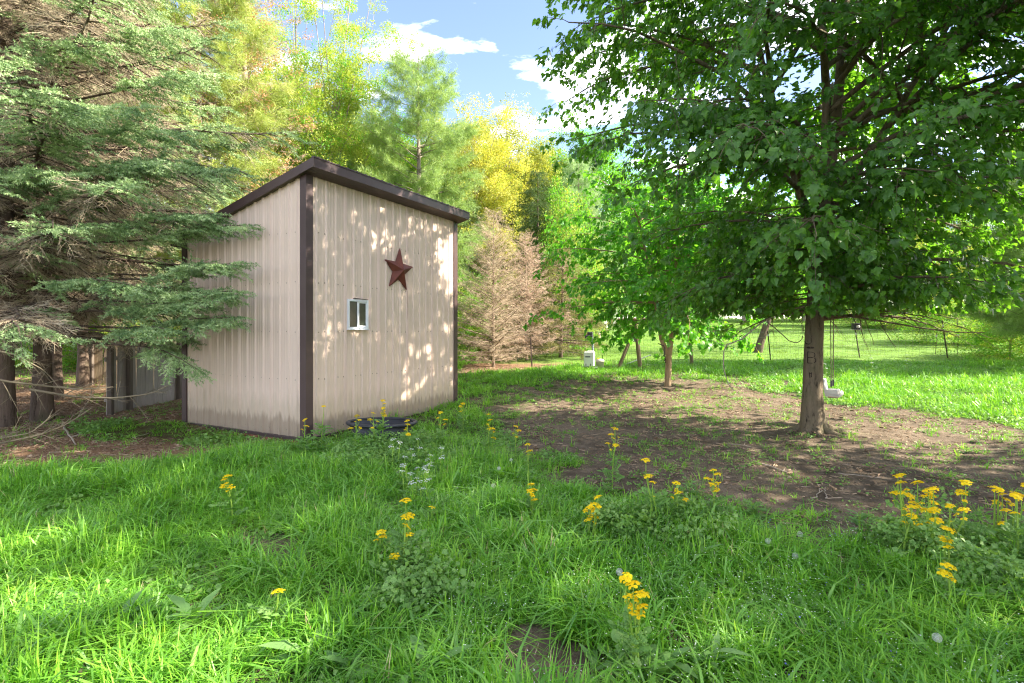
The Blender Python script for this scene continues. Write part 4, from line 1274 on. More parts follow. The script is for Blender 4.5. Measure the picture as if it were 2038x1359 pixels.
    Ls, W = broadleaf(rng, axes, limbs, .25, 1.15, .19, .36, .22, .25)
    W = [w for w in W if w[0][2] > 1.85]
    # bare drooping lower branches seen against the lawn
    def pxl(pts, d0, d1): return np.array([list(ray(x, y, d0 + (d1 - d0) * i / (len(pts) - 1)) - base) for i, (x, y) in enumerate(pts)])
    bare = [(pxl([(1600, 610), (1560, 618), (1515, 642), (1475, 676), (1441, 688), (1440, 712), (1440, 735), (1450, 765), (1462, 778)], 9.6, 9.2), .016, .008),
            (pxl([(1520, 636), (1545, 655), (1570, 678), (1585, 683), (1596, 676), (1597, 668)], 9.5, 9.4), .010, .006),
            (pxl([(1640, 628), (1700, 630), (1760, 640), (1830, 652), (1900, 661), (1960, 662)], 9.7, 9.3), .024, .007),
            (pxl([(1640, 600), (1740, 606), (1810, 613), (1870, 628), (1915, 636)], 9.7, 9.9), .020, .006),
            (pxl([(1722, 634), (1728, 655), (1736, 672), (1739, 686)], 9.5, 9.5), .006, .004),
            (pxl([(1752, 640), (1762, 660), (1772, 678), (1783, 690)], 9.5, 9.5), .007, .004),
            (pxl([(1441, 688), (1425, 680), (1412, 676)], 9.3, 9.3), .006, .003)]
    for bi, (P, ra, rb_) in enumerate(bare):
        T = trunk_line(np.column_stack([P, np.linspace(ra, rb_, len(P))]), 18)
        if bi in (0, 6):
            link('dead_twig', tubes_mesh('dead_twig', [(T[:, :3], T[:, 3], 5)], M['stick']), root)
        else: Ls.append((T[:, :3], T[:, 3], 5))
    link('branches', tubes_mesh('branches', Ls + twig_lines(W, .0035), M['bark_maple']), root)
    W = W + [w for w in W if w[0][2] > 7.6 and rng.random() < .4]  # extra leaves added in the unseen crown top to shade the shed wall
    pos, rot, s, ix = leaves_on(rng, W, 12, (.2, 0, 5), .5, 1.15, 5, .55)
    kz = ((pos[:, 2] > 2.16) | (np.hypot(pos[:, 0], pos[:, 1]) > 2.2)) & ((pos[:, 2] > 2.22) | (pos[:, 0] < 0) | (pos[:, 0] > 3.2))
    pos, rot, s, ix = pos[kz], rot[kz], s[kz], ix[kz]
    # the leaves that show largest are separate objects, the rest one scattered crown
    wp = pos + np.array(base)
    u = 1019 + FPX * wp[:, 0] / wp[:, 1]; v = HOR - FPX * (wp[:, 2] - EYE) / wp[:, 1]
    dist = np.linalg.norm(wp - np.array([0, 0, EYE]), axis=1) / s
    dist = np.where((u > 20) & (u < 2018) & (v > 20) & (v < 700) & (wp[:, 1] > 1), dist, 1e9)
    near = np.argsort(dist)[:295]; rest = np.ones(len(pos), bool); rest[near] = False
    for i in near:
        o = link('leaf', MAPLE_MESHES[ix[i]], root, pos[i], rot[i]); o.scale = (s[i],) * 3
    pm = points_mesh('crown', pos[rest], rot[rest], s[rest], ix[rest])
    scatter('crown', pm, C['maple'], root)
    h = rest & (rng.random(len(pos)) < .42)
    pm = points_mesh('crown', pos[h], rot[h], s[h] * 1.4, ix[h])
    return root, pm, Ls, W, tl
maple_root, maple_pm, *_ = maple()

# --- a second maple just outside the frame on the right: its crown stays out of view and shades the near grass
def simple_copy(src, name, loc, rz, s, label, cat, keep=('trunk', 'branches', 'crown')):
    r = empty(name, loc, label, cat, None, rz); r.scale = (s, s, s)
    for ch in src.children:
        if ch.name.split('.')[0] in keep:
            c = ch.copy(); COL.objects.link(c); c.parent = r
            if ch.name.startswith('crown'): c.data = maple_pm
    return r
for i, (x, y, rz, s) in enumerate(((14.6, 2.6, 2.1, 1.0), (13.0, -4.2, 4.0, 1.1))):
    simple_copy(maple_root, 'maple_tree', (x, y, surf1(x, y)), rz, s, ['dark maple whose crown closes the upper right corner of the view', 'dark maple beside the meadow, wholly outside the view'][i], 'tree')

# --- young forked tree in the sunlit soil
def young():
    rng = np.random.default_rng(31)
    base = Vector((YOUNG[0], YOUNG[1], surf1(*YOUNG)))
    root = empty('young_tree', base, 'small forked tree with bright backlit leaves in the sunlit bare soil', 'tree')
    A = [[(0, 0, -.1, .13), (0, 0, .15, .105), (.02, 0, .9, .095), (.02, 0, 1.15, .10)],
         [(-.02, 0, 1.0, .085), (-.22, 0, 1.5, .07), (-.3, .05, 2.2, .06), (-.5, .2, 3.6, .045), (-.9, .3, 5.4, .02)],
         [(.04, 0, 1.0, .09), (.10, 0, 1.5, .075), (.18, 0, 2.2, .065), (.3, .1, 4.0, .05), (.4, .1, 6.9, .012)],
         [(.14, 0, 1.9, .05), (.9, -.2, 3.0, .04), (1.6, -.3, 4.6, .02), (2.0, -.3, 5.8, .01)]]
    tl = [(lambda T: (T[:, :3], T[:, 3], 10))(trunk_line(a, 10)) for a in A]
    link('trunk', tubes_mesh('trunk', tl, M['bark_small']), root)
    limbs = []; k = 0
    for ai, a in enumerate(A[1:]):
        T = trunk_line(a, 40)
        for z in np.arange(max(1.9, a[0][2] + .7), a[-1][2], .17):
            o = np.array([np.interp(z, T[:, 2], T[:, j]) for j in (0, 1)] + [z])
            L = np.interp(z, [1.8, 2.6, 4, 5.5, 7], [2.2, 3.1, 3.1, 2.4, 1.0]) * rng.uniform(.7, 1.1)
            limbs.append((o, k * 2.4 + rng.normal(0, .3), L, np.interp(z, [2, 4, 7], [.05, .35, .8]), .22, .03)); k += 1
    Ls, W = broadleaf(rng, None, limbs, .28, 1.0, .2, .36, .2, .2)
    link('branches', tubes_mesh('branches', Ls + twig_lines(W, .004), M['bark_small']), root)
    pos, rot, s, ix = leaves_on(rng, W, 9, (0, 0, 4), .75, 1.3, 3, .5)
    scatter('crown', points_mesh('crown', pos, rot, s, ix), C['small'], root)
young()

# --- spruces on the left
conifer_kit('spruce_big', 41, 'spruce', 'bark_dark', clump=.53, H=18, r0=.17, z0=1.9, step=.40, per=5,
            Lf=lambda z: np.interp(z, [1, 2, 5, 9, 14, 18], [4.0, 4.7, 4.6, 3.8, 2.1, .2]), elf=lambda z: np.interp(z, [1, 4, 10, 18], [.02, .10, .30, .8]),
            droop=.17, tipup=.10, fol_start=.48, sub_step=.12, sub_len=1.05, spray_step=.14, dead=.95, sub_droop=.35, leaf_scale=(.75, 1.2), dead_scale=(.8, 1.5))
conifer_kit('spruce_thin', 43, 'spruce', 'bark_dark', clump=.54, H=17, r0=.15, z0=2.9, step=.45, per=5,
            Lf=lambda z: np.interp(z, [1, 2, 5, 9, 14, 17], [3.0, 3.6, 3.4, 2.8, 1.6, .2]), elf=lambda z: np.interp(z, [1, 4, 10, 18], [-.02, .08, .30, .8]),
            droop=.18, tipup=.10, fol_start=.60, sub_step=.14, sub_len=.95, spray_step=.15, dead=.95, sub_droop=.35, leaf_scale=(.75, 1.2), dead_scale=(.8, 1.6))
SPRUCE = plant_tree('spruce_big', 'spruce_tree', 'big blue-green spruce whose branches reach across the shed corner', 'tree', 84, 11.2, 1.0, .35)
def boughs(root, specs, seed):
    rng = np.random.default_rng(seed); W = root.matrix_basis.inverted(); Ls = []; F = []
    for sx, sy, tx, ty, d0, d1, wid in specs:
        a = ray(sx, sy, d0); b = ray(tx, ty, d1); t0 = Vector((root.location.x, root.location.y, a.z + .1))
        mid = (a + b) / 2 + Vector((0, 0, .10))
        P = trunk_line([list(W @ p) for p in (t0, a, mid, b)], 14)
        Ls.append((P, .032 * np.linspace(1, .2, 14), 5))
        n = int((b - a).length / .075); u0 = 1 - (b - a).length / ((b - a).length + (a - t0).length); sg = 1
        for i in range(n):
            u = u0 + (1 - u0) * i / n; q, dd = interp_line(P, min(.999, u)); sg = -sg; g = i / n
            aa = sg * rng.uniform(.6, 1.1); ca, sa = math.cos(aa), math.sin(aa); l = .8 * wid * rng.uniform(.5, 1.15) * (1.05 - .7 * g)
            d2 = unit(np.array([dd[0] * ca - dd[1] * sa, dd[0] * sa + dd[1] * ca, dd[2] - rng.uniform(.1, .6)]))
            Ls.append((np.stack([q, q + d2 * l * .8]), np.array([.006, .003]), 3))
            for k in range(max(1, int(l / .11)) + 1):
                v = k / max(1, int(l / .11)); F.append((q + d2 * l * v * .85 - np.array([0, 0, .1 * l * v * v]), unit(d2 * .8 + dd * .35 + rng.normal(0, .2, 3)), unit(np.array([0, 0, 1.]) + rng.normal(0, .25, 3))))
        F.append((P[-1], unit(P[-1] - P[-2]), np.array([0, 0, 1.])))
    link('bough', tubes_mesh('bough', Ls, M['bark_dark']), root)
    scatter('bough_needles', to_points('bough_needles', F, rng, .95, 1.35, 4), C['spruce'], root)
boughs(SPRUCE, [(290, 478, 482, 448, 10.0, 9.5, .45), (300, 555, 470, 524, 9.8, 9.3, .6), (310, 600, 462, 580, 9.7, 9.2, .6), (320, 655, 458, 632, 9.6, 9.2, .55),
                (90, 560, 292, 572, 9.0, 8.7, .42), (230, 660, 335, 655, 9.2, 8.9, .5), (290, 690, 392, 735, 9.3, 9.0, .45), (220, 620, 400, 605, 9.4, 9.1, .55), (90, 410, 255, 365, 9.4, 8.9, .6), (240, 450, 425, 425, 9.8, 9.4, .6),
                (270, 320, 432, 335, 10.0, 9.6, .6), (240, 180, 395, 150, 10.2, 9.8, .6), (110, 240, 290, 212, 9.6, 9.1, .6), (20, 240, 152, 225, 9.0, 8.5, .55), (-20, 360, 140, 345, 9.0, 8.5, .6), (150, 345, 335, 325, 9.6, 9.2, .6),
                (200, 90, 360, 60, 10.2, 9.8, .55), (60, 120, 210, 90, 9.6, 9.2, .55), (180, 270, 372, 262, 9.9, 9.5, .55), (60, 470, 220, 445, 9.2, 8.9, .5)], 91)
plant_tree('spruce_thin', 'spruce_tree', 'spruce with bare lower trunk at the left edge of the view', 'tree', 10, 10.6, 1.0, 1.9)
plant_tree('spruce_thin', 'spruce_tree', 'spruce just outside the left edge, its green boughs hanging in', 'tree', -330, 9.6, 1.05, 4.2)
plant_tree('spruce_thin', 'spruce_tree', 'spruce with slim trunk standing behind the grey board fence', 'tree', 165, 16.0, .95, 3.1)
plant_tree('spruce_thin', 'spruce_tree', 'spruce with pinkish sunlit trunk between the two nearest spruces', 'tree', 112, 14.2, .9, 5.3)

# --- pines and woodland behind the shed
pine_kw = dict(step=.62, per=5, elf=lambda z: np.interp(z, [2, 8, 16], [.05, .28, .7]), droop=.10, tipup=.12, fol_start=.30, sub_step=.16, sub_len=.9, spray_step=.15, sub_droop=.0, flat=1.4)
conifer_kit('pine_main', 51, 'pine', 'bark_grey', leaf_scale=(1.2, 2.0), H=15.2, r0=.22, z0=2.2, Lf=lambda z: np.interp(z, [2, 6, 10, 13, 15.2], [3.0, 3.3, 2.7, 1.8, .3]), **pine_kw)
conifer_kit('pine_yellow', 52, 'pine_yellow', 'bark_grey', leaf_scale=(1.2, 2.0), H=18, r0=.22, z0=2.4, Lf=lambda z: np.interp(z, [2, 6, 10, 15, 18], [2.5, 3.0, 2.8, 1.8, .3]), **{**pine_kw, 'thin': .8})
conifer_kit('pine_blue', 53, 'pine_blue', 'bark_grey', leaf_scale=(1.3, 2.1), H=13, r0=.2, z0=1.2, Lf=lambda z: np.interp(z, [1, 4, 8, 13], [3.0, 3.2, 2.3, .3]), **pine_kw)
conifer_kit('dark_narrow', 54, 'pine_dark', 'bark_dark', leaf_scale=(.9, 1.4), H=10.5, r0=.16, z0=.6, step=.36, per=5, Lf=lambda z: np.interp(z, [.5, 3, 7, 10.5], [1.5, 1.6, 1.2, .25]),
            elf=lambda z: .35, droop=.5, tipup=.1, fol_start=.15, sub_step=.18, sub_len=.5, spray_step=.2, sub_droop=.5)
conifer_kit('dead_fir', 55, 'sparse_needle', 'bark_dead', H=7.2, r0=.085, z0=.35, step=.17, per=5, Lf=lambda z: np.interp(z, [.3, 1.2, 3, 5.5, 7.2], [2.3, 2.6, 1.95, .95, .1]),
            elf=lambda z: np.interp(z, [0, 2, 7], [.0, .28, .7]), droop=.02, tipup=.05, fol_start=2, sub_step=.105, sub_len=.62, spray_step=.17, dead=1.0, sub_droop=.05, dead_coll='twig_dead', dead_scale=(.5, .95))
conifer_kit('rusty_fir', 56, 'sparse_needle', 'bark_dead', H=7.2, r0=.085, z0=.35, step=.19, per=5, Lf=lambda z: np.interp(z, [.3, 1.2, 3, 5.5, 7.2], [2.2, 2.5, 1.9, .95, .1]),
            elf=lambda z: np.interp(z, [0, 2, 7], [.0, .28, .7]), droop=.02, tipup=.05, fol_start=2, sub_step=.11, sub_len=.62, spray_step=.17, dead=1.0, sub_droop=.05, dead_coll='twig_rust', dead_scale=(.5, .95))
conifer_kit('browning_fir', 57, 'sparse_needle', 'bark_dark', leaf_scale=(.7, 1.1), H=5.6, r0=.10, z0=.5, step=.2, per=5, Lf=lambda z: np.interp(z, [.3, 1.5, 3, 5.6], [2.0, 2.3, 1.6, .1]),
            elf=lambda z: np.interp(z, [0, 2, 6], [-.05, .15, .6]), droop=.08, tipup=.05, fol_start=.55, sub_step=.13, sub_len=.6, spray_step=.16, dead=1.0, sub_droop=.2, dead_coll='twig_rust', dead_scale=(.5, .9))
conifer_kit('dying_pine', 58, 'orange', 'bark_grey', leaf_scale=(.45, .8), H=18, r0=.2, z0=2.2, step=.55, per=5, Lf=lambda z: np.interp(z, [2, 6, 12, 18], [2.4, 2.6, 2.2, .4]),
            elf=lambda z: np.interp(z, [2, 8, 16], [.0, .2, .6]), droop=.1, tipup=.1, fol_start=.35, sub_step=.3, sub_len=.8, spray_step=.3, dead=.9, sub_droop=.1, thin=.42, dead_coll='twig_rust', dead_scale=(.8, 1.4))
broad_kit('yellowgreen', 61, 15.5, 3.3, [('yellowgreen', .75), ('green', .25)], 'bark_grey', .16, .17, 40, 0, .85, (.7, 1.15), 1.0, up=.9)
broad_kit('green', 62, 14.5, 3.2, [('green', 1.0)], 'bark_grey', .14, .19, 40, 0, .95, (.8, 1.25))
broad_kit('yellow', 63, 15, 3.4, [('yellow', .8), ('yellowgreen', .2)], 'bark_grey', .15, .19, 40, 0, .9, (.7, 1.2))
broad_kit('olive', 64, 15, 3.2, [('olive', .8), ('yellow', .2)], 'bark_grey', .15, .18, 36, 0, .7, (.7, 1.2))
broad_kit('pale', 65, 15, 3.8, [('pale', .7), ('green', .3)], 'bark_grey', .10, .2, 42, 0, .95, (.85, 1.4))
broad_kit('shrub', 66, 3.6, 1.5, [('green', .6), ('yellowgreen', .4)], 'bark_grey', .06, .05, 22, 0, 1, (.6, .95))
# name, label, px, depth, scale, rotation
BACK = [
 ('pine_yellow', 'pine_tree', 'tall yellowish pine behind the near spruce, left of the dying orange one', 395, 20.5, 1.05, .4),
 ('pine_yellow', 'pine_tree', 'soft yellow-green pine with sky gaps left of the shed roof', 455, 23.5, .92, 2.2),
 ('dying_pine', 'dying_pine', 'half-dead pine with orange-brown needles left of the shed roof peak', 492, 21.5, 1.0, 1.0),
 ('dying_pine', 'dying_pine', 'thinner rusty dying pine directly behind the shed roof peak', 575, 26, .62, 3.0),
 ('yellowgreen', 'woodland_tree', 'feathery yellow-green tree rising above the shed roof peak', 650, 25, .86, .6),
 ('yellowgreen', 'woodland_tree', 'bright yellow-green tree over the middle of the shed roof', 725, 27.5, .70, 3.7),
 ('green', 'woodland_tree', 'bright green tree between the yellow-green trees and the tall pine', 742, 31, .90, 2.0),
 ('green', 'woodland_tree', 'green tree low behind the shed roof slope', 575, 27, .72, 4.4),
 ('pine_main', 'pine_tree', 'tall grey-green pine with layered boughs behind the shed roof', 832, 24.5, .93, .9),
 ('yellow', 'woodland_tree', 'golden-yellow tree between the tall pine and the dead conifer', 952, 30, .86, .5),
 ('yellow', 'woodland_tree', 'smaller yellow tree low beside the shed wall', 900, 33, .66, 2.5),
 ('olive', 'woodland_tree', 'thin olive tree between the golden tree and the open sky', 1020, 35, .98, 1.0),
 ('pale', 'woodland_tree', 'pale green tree under the white cloud left of the maple', 1105, 40, .93, 1.3),
 ('green', 'woodland_tree', 'fresh green tree just left of the maple foliage', 1190, 36, .98, 5.0),
 ('pine_blue', 'pine_tree', 'pale bluish pine right of the narrow dark conifer', 1150, 33, .86, .2),
 ('dark_narrow', 'conifer_tree', 'narrow dark green drooping conifer behind the dead tan one', 1070, 28, .93, .0),
 ('pine_blue', 'pine_tree', 'pale soft conifer between the shed edge and the dead conifer', 935, 29, .62, 2.0),
 ('dead_fir', 'dead_conifer', 'bare tan dead conifer just right of the shed', 982, 21.3, (.74, .74, .88), .0),
 ('rusty_fir', 'dead_conifer', 'reddish-brown dead conifer half hidden behind the bare tan one', 1048, 23.8, (.70, .70, .80), 1.0),
 ('browning_fir', 'browning_conifer', 'small browning conifer with green tips beside the lawn', 1116, 25, .95, .5),
 ('shrub', 'leafy_shrub', 'bright green leafy shrub above the small browning conifer', 1130, 28, (1.05, 1.05, 1.75), .4),
 ('shrub', 'leafy_shrub', 'low green shrub at the foot of the dead tan conifer', 925, 24, .8, 2.0),
 ('pale', 'woodland_tree', 'pale green tree filling the gap left of the tall grey-green pine', 785, 32, .88, 4.1),
 ('green', 'woodland_tree', 'green tree behind the feathery yellow-green one', 690, 33, .92, 1.7),
 ('olive', 'woodland_tree', 'olive tree between the tall pine and the golden tree', 890, 34, .88, 2.9),
 ('pale', 'woodland_tree', 'pale tree just left of the narrow dark conifer', 1005, 38, .86, .7),
 ('yellowgreen', 'woodland_tree', 'yellow-green tree behind the dying pines', 600, 30, .98, 5.1),
 ('pale', 'woodland_tree', 'pale tree far across the lawn behind the small forked tree', 1300, 50, .95, .3),
 ('green', 'woodland_tree', 'green tree far across the lawn seen through the young tree', 1390, 56, 1.0, 2.6),
 ('olive', 'woodland_tree', 'olive tree far across the lawn left of the maple trunk', 1480, 60, .95, 4.0),
 ('pale', 'woodland_tree', 'pale tree far across the lawn behind the maple trunk', 1600, 62, 1.0, 1.9),
 ('green', 'woodland_tree', 'green tree far across the lawn right of the swing', 1700, 58, .9, 3.3),
 ('yellowgreen', 'woodland_tree', 'yellow-green tree far across the lawn above the pole lamp', 1790, 64, 1.0, .8),
 ('olive', 'woodland_tree', 'dim olive tree with dark trunk above the right end of the lawn', 1870, 42, .85, 5.5),
 ('pale', 'woodland_tree', 'pale tree beyond the right-hand pine', 1990, 48, .95, 2.4),
 ('pine_main', 'pine_tree', 'light green pine whose boughs fill the right edge below the maple', 2090, 19.5, .72, 1.2),
 ('pine_main', 'pine_tree', 'pine just outside the right edge, its soft boughs reaching in', 2150, 21, .8, 3.9),
 ('pine_yellow', 'pine_tree', 'yellowish pine far behind the spruces at the left edge', 60, 25, .95, 1.1),
 ('green', 'woodland_tree', 'green tree behind the bare spruce branches at the left', 200, 27, .95, .9),
 ('yellowgreen', 'woodland_tree', 'yellow-green tree far behind the near spruce crown', 300, 29, 1.0, 5.2),
 ('green', 'woodland_tree', 'green tree far behind the leftmost spruce trunks', -60, 30, 1.0, 3.5),
 ('shrub', 'leafy_shrub', 'bright leafy shrub behind the pale board fence', 190, 20.5, .9, 1.0),
 ('shrub', 'leafy_shrub', 'sunlit green bush behind the left spruce trunks', 60, 21.5, 1.0, 2.8),
 ('shrub', 'leafy_shrub', 'green bush in the gap between grey fence and shed', 345, 19, .75, 4.4),
 ('shrub', 'leafy_shrub', 'broad green bush at the right end of the lawn', 1900, 32, (1.5, 1.2, .55), 0),
 ('shrub', 'leafy_shrub', 'low bush round the leaning dark trunk at the right', 2010, 24, (1.3, 1.1, .5), 1.4),
 ('shrub', 'leafy_shrub', 'low hedge-like bush far behind the pole lamp', 1760, 46, (2.2, 1.2, .5), 2.1),
]
for key, nm, lab, px, d, s, rz in BACK:
    plant_tree(key, nm, lab, 'shrub' if 'shrub' in nm else 'tree', px, d, s, rz, 'woodland trees behind the yard' if 'shrub' not in nm else 'shrubs along the wood edge')
# two leaning trunks on the lawn whose crowns are lost in the maple's
def leaning(px0, py0, px1, py1, d, r, label):
    b = on(px0, py0); d = b.y
    top = ray(px1, py1, d); v = top - b; e = b + v * 4.2
    root = empty('leaning_tree', b, label, 'tree')
    T = trunk_line([(0, 0, -.1, r * 1.25), (*(v * .3), r), (*v, r * .85), (*(v * 2.2), r * .6), (*(v * 4.2), r * .15)], 12)
    link('trunk', tubes_mesh('trunk', [(T[:, :3], T[:, 3], 9)], M['bark_dark']), root)
    rng = np.random.default_rng(int(px0)); limbs = []
    for i in range(14):
        q, _ = interp_line(T[:, :3], .35 + .62 * i / 14); limbs.append((q, i * 2.4, rng.uniform(1.2, 2.2), .35, .2, .03))
    Ls, W = broadleaf(rng, None, limbs, .4, 1.2, .3, .4, .2, .2)
    link('branches', tubes_mesh('branches', Ls, M['bark_dark']), root)
    p, rr, s, ix = sprays_on(rng, W, (0, 0, 4), .7, 1.1, 3)
    scatter('crown', points_mesh('crown', p, rr, s, ix), C['green'], root)
leaning(1507, 702, 1528, 638, 24, .19, 'dark leaning forked trunk on the lawn left of the maple')
leaning(1972, 692, 1948, 610, 22, .14, 'slim dark trunk leaning left at the right end of the lawn')

# far woods beyond the lawn, and the undergrowth between the woodland trunks: masses nobody could count
def woods(name, label, n, x0, x1, y0, y1, hf, smin, smax, seed, dens=.42):
    rng = np.random.default_rng(seed)
    x = rng.uniform(x0, x1, n); y = rng.uniform(y0, y1, n)
    h = hf(x, y) * (.45 + 1.1 * fbm(x * .22, y * .22, seed, 3))
    zz = rng.random(n) ** .75 * h
    k = fbm(x * .55 + zz * .35, y * .3 + zz * .6, seed + 5, 3) > dens
    x, y, zz = x[k], y[k], zz[k]; m = len(x)
    pos = np.stack([x, y, surf(x, y) + zz], 1)
    rot = np.stack([rng.normal(0, .4, m), rng.normal(0, .4, m), rng.uniform(0, 6.28, m)], 1)
    cl = (fbm(x * .16, y * .16, seed + 9, 2) * 9 + rng.random(m) * 1.2).astype(int) % 5
    o = scatter(name, points_mesh(name, pos, rot, rng.uniform(smin, smax, m), cl), C['woods'])
    o['label'] = label
woods('far_woods', 'far green wood closing the view beyond the mown lawn', 15000, -30, 95, 66, 80, lambda x, y: 9 + 0 * x, 1.3, 2.4, 171)
woods('undergrowth', 'leafy undergrowth between the woodland trunks behind the shed', 11000, -46, 4, 27, 44, lambda x, y: np.interp(x, [-46, -5, 4], [6.5, 6, 3.5]), .9, 1.7, 181)
# ------------------------------------------------------------------ board fences at the left
def board_mesh(name, h, w, t, mat, seed):
    r = random.Random(seed); mb = MB()
    c = w * .22
    P = [(-w / 2, 0), (w / 2, 0), (w / 2, h - c), (w / 2 - c, h), (-w / 2 + c, h), (-w / 2, h - c)]
    V = [(x + (r.uniform(-.004, .004)), y, z) for y in (0, t) for x, z in P]
    F = [tuple(range(6)), tuple(range(11, 5, -1))] + [(i, 6 + i, 6 + (i + 1) % 6, (i + 1) % 6) for i in range(6)]
    mb.add(V, F); return mb.mesh(name, mat)
def board_fence(name, label, A, B, h, bw, gap, mat, seed, posts):
    A = Vector(A); B = Vector(B); L = (B - A).length; ang = math.atan2(B.y - A.y, B.x - A.x)
    root = empty(name, (A.x, A.y, 0), label, 'fence', rz=ang)
    r = random.Random(seed); ms = [board_mesh('board', h, bw, .02, M[mat], seed + i) for i in range(4)]
    n = int(L / (bw + gap))
    for i in range(n):
        s = (i + .5) * (bw + gap); p = A + (B - A) * (s / L); z = surf1(p.x, p.y)
        o = link('board', r.choice(ms), root, (s, r.uniform(-.004, .004), z - .04 + r.uniform(-.03, .03)), (0, r.uniform(-.018, .018), 0))
    for rz in (.35, h - .3):
        mb = MB()
        za = surf1(A.x, A.y); zb = surf1(B.x, B.y)
        mb.add([(x, y, (za if x < L / 2 else zb) + rz + dz) for dz in (-.045, .045) for y in (.022, .06) for x in (0, L)], BOX)
        mb.build('rail', M[mat], root)
    for s in posts:
        p = A + (B - A) * (s / L); z = surf1(p.x, p.y)
        mb = MB(); mb.bevbox((s, -.055, z + h / 2 - .1), (.10, .10, h + .2), .008); mb.build('post', M['dark_wood'], root)
    return root
fa = on(212, 826)
board_fence('board_fence', 'grey weathered board fence beside the shed under the spruce', (fa.x, fa.y), (fa.x + .10, fa.y + 4.2), 1.55, .14, .012, 'grey_wood', 3, (.05, .62, 2.4))
fb = on(80, 800)
board_fence('board_fence', 'pale sunlit board fence behind the spruce trunks', (fb.x - .9, fb.y + 2.6), (fa.x - .3, fa.y + 4.6), 1.55, .15, .02, 'tan_wood', 9, (.2,))

# ------------------------------------------------------------------ feed tub in front of the shed
tp = on(760, 872)
tub = empty('stock_tub', (tp.x, tp.y, tp.z - .02), 'black rubber stock tub in the weeds in front of the shed', 'tub', rz=SH_RZ - 1.2)
mb = MB(); mb.lathe([(.0, .012), (.44, .012), (.47, .05), (.54, .30), (.50, .30), (.435, .055), (.0, .055)], 28, sx=1.1, sy=.78); mb.build('body', M['rubber'], tub, True)
mb = MB(); mb.lathe([(.535, .295), (.58, .292), (.595, .315), (.58, .34), (.535, .342), (.515, .325), (.535, .295)], 28, sx=1.1, sy=.78); mb.build('rim', M['rubber'], tub, True)
mb = MB(); mb.lathe([(.0, .17), (.468, .17)], 28, sx=1.1, sy=.78); mb.build('water', M['water'], tub)

# ------------------------------------------------------------------ wire fence along the lawn
def depth_on(px, py): return on(px, py)
posts = []
def rod(name, label, px, pyb, pxt, pyt, r, mat, cat='post', group=None, k=6, square=False):
    b = on(px, pyb); t = ray(pxt, pyt, b.y)
    o = empty(name, b, label, cat, group)
    mb = MB(); v = t - b
    mb.tube([(-v * .08), v * .5, v], [r, r * .97, r * .93], k); mb.build('shaft', M[mat], o)
    return o, b, v
o, b, v = rod('fence_post', 'thick grey wooden fence post with a wooden brace leaning on it', 1274, 733, 1265, 644, .085, 'post_wood', k=9)
mb = MB(); mb.box(v * .70 + Vector((-.10, -.02, 0)), (.10, .08, .38)); mb.build('dark_block', M['dark_wood'], o)
o, b, v = rod('brace_pole', 'tan wooden brace leaning against the thick fence post', 1231, 733, 1262, 657, .075, 'post_wood', 'brace', k=4)
o, b, v = rod('fence_post', 'wooden fence post right of the young forked tree', 1377, 727, 1372, 662, .075, 'post_wood', k=9)
o, b, v = rod('fence_post', 'thin dark post in front of the dead conifers', 1059, 733, 1056, 672, .03, 'rod', k=5)
def t_post(label, px, pyb, pxt, pyt, r=.026, group=None):
    o, b, v = rod('metal_post', label, px, pyb, pxt, pyt, r, 'rod', k=4)
    mb = MB()
    for i in range(9):
        c = v * (.25 + .08 * i); mb.box((c.x, c.y - .03, c.z), (.03, .022, .02))
    mb.build('stud', M['rod'], o)
    mb = MB(); c = v * .86; mb.box((c.x, c.y - .002, c.z), (.058, .058, .09)); mb.build('white_band', M['plastic_white'], o)
    return o, b, v
t_post('dark metal post just left of the maple trunk', 1534, 722, 1528, 658)
lp, b, v = t_post('dark metal post holding up the small box lamp', 1711, 712, 1702, 656, .03)
lamp = empty('box_lamp', b + v, 'small black box lamp with a pale round lens on the metal post', 'lamp')
mb = MB(); mb.bevbox((0.03, 0, .14), (.32, .20, .26), .02); mb.build('housing', M['plastic_black'], lamp)
mb = MB(); mb.bevbox((0.03, -.02, .285), (.36, .26, .03), .008); mb.build('lid', M['plastic_black'], lamp)
mb = MB(); mb.bevbox((0.03, -.02, .0), (.38, .26, .02), .006); mb.build('sill', M['plastic_black'], lamp)
mb = MB(); mb.lathe([(0.0001, .025), (.05, .022), (.075, .0)], 16, sx=1.25); Vx = mb.V[0]; mb.V[0] = np.stack([Vx[:, 0] + .07, -.1005 - Vx[:, 2], Vx[:, 1] + .145], 1); mb.build('lens', M['lens'], lamp)
t_post('thick dark metal post leaning left at the right end of the fence', 1886, 712, 1875, 637, .034)
t_post('thin rod left of the thick leaning post at the right', 1862, 706, 1864, 662, .016)
t_post('thin rod right of the thick leaning post at the right', 1905, 706, 1908, 660, .016)
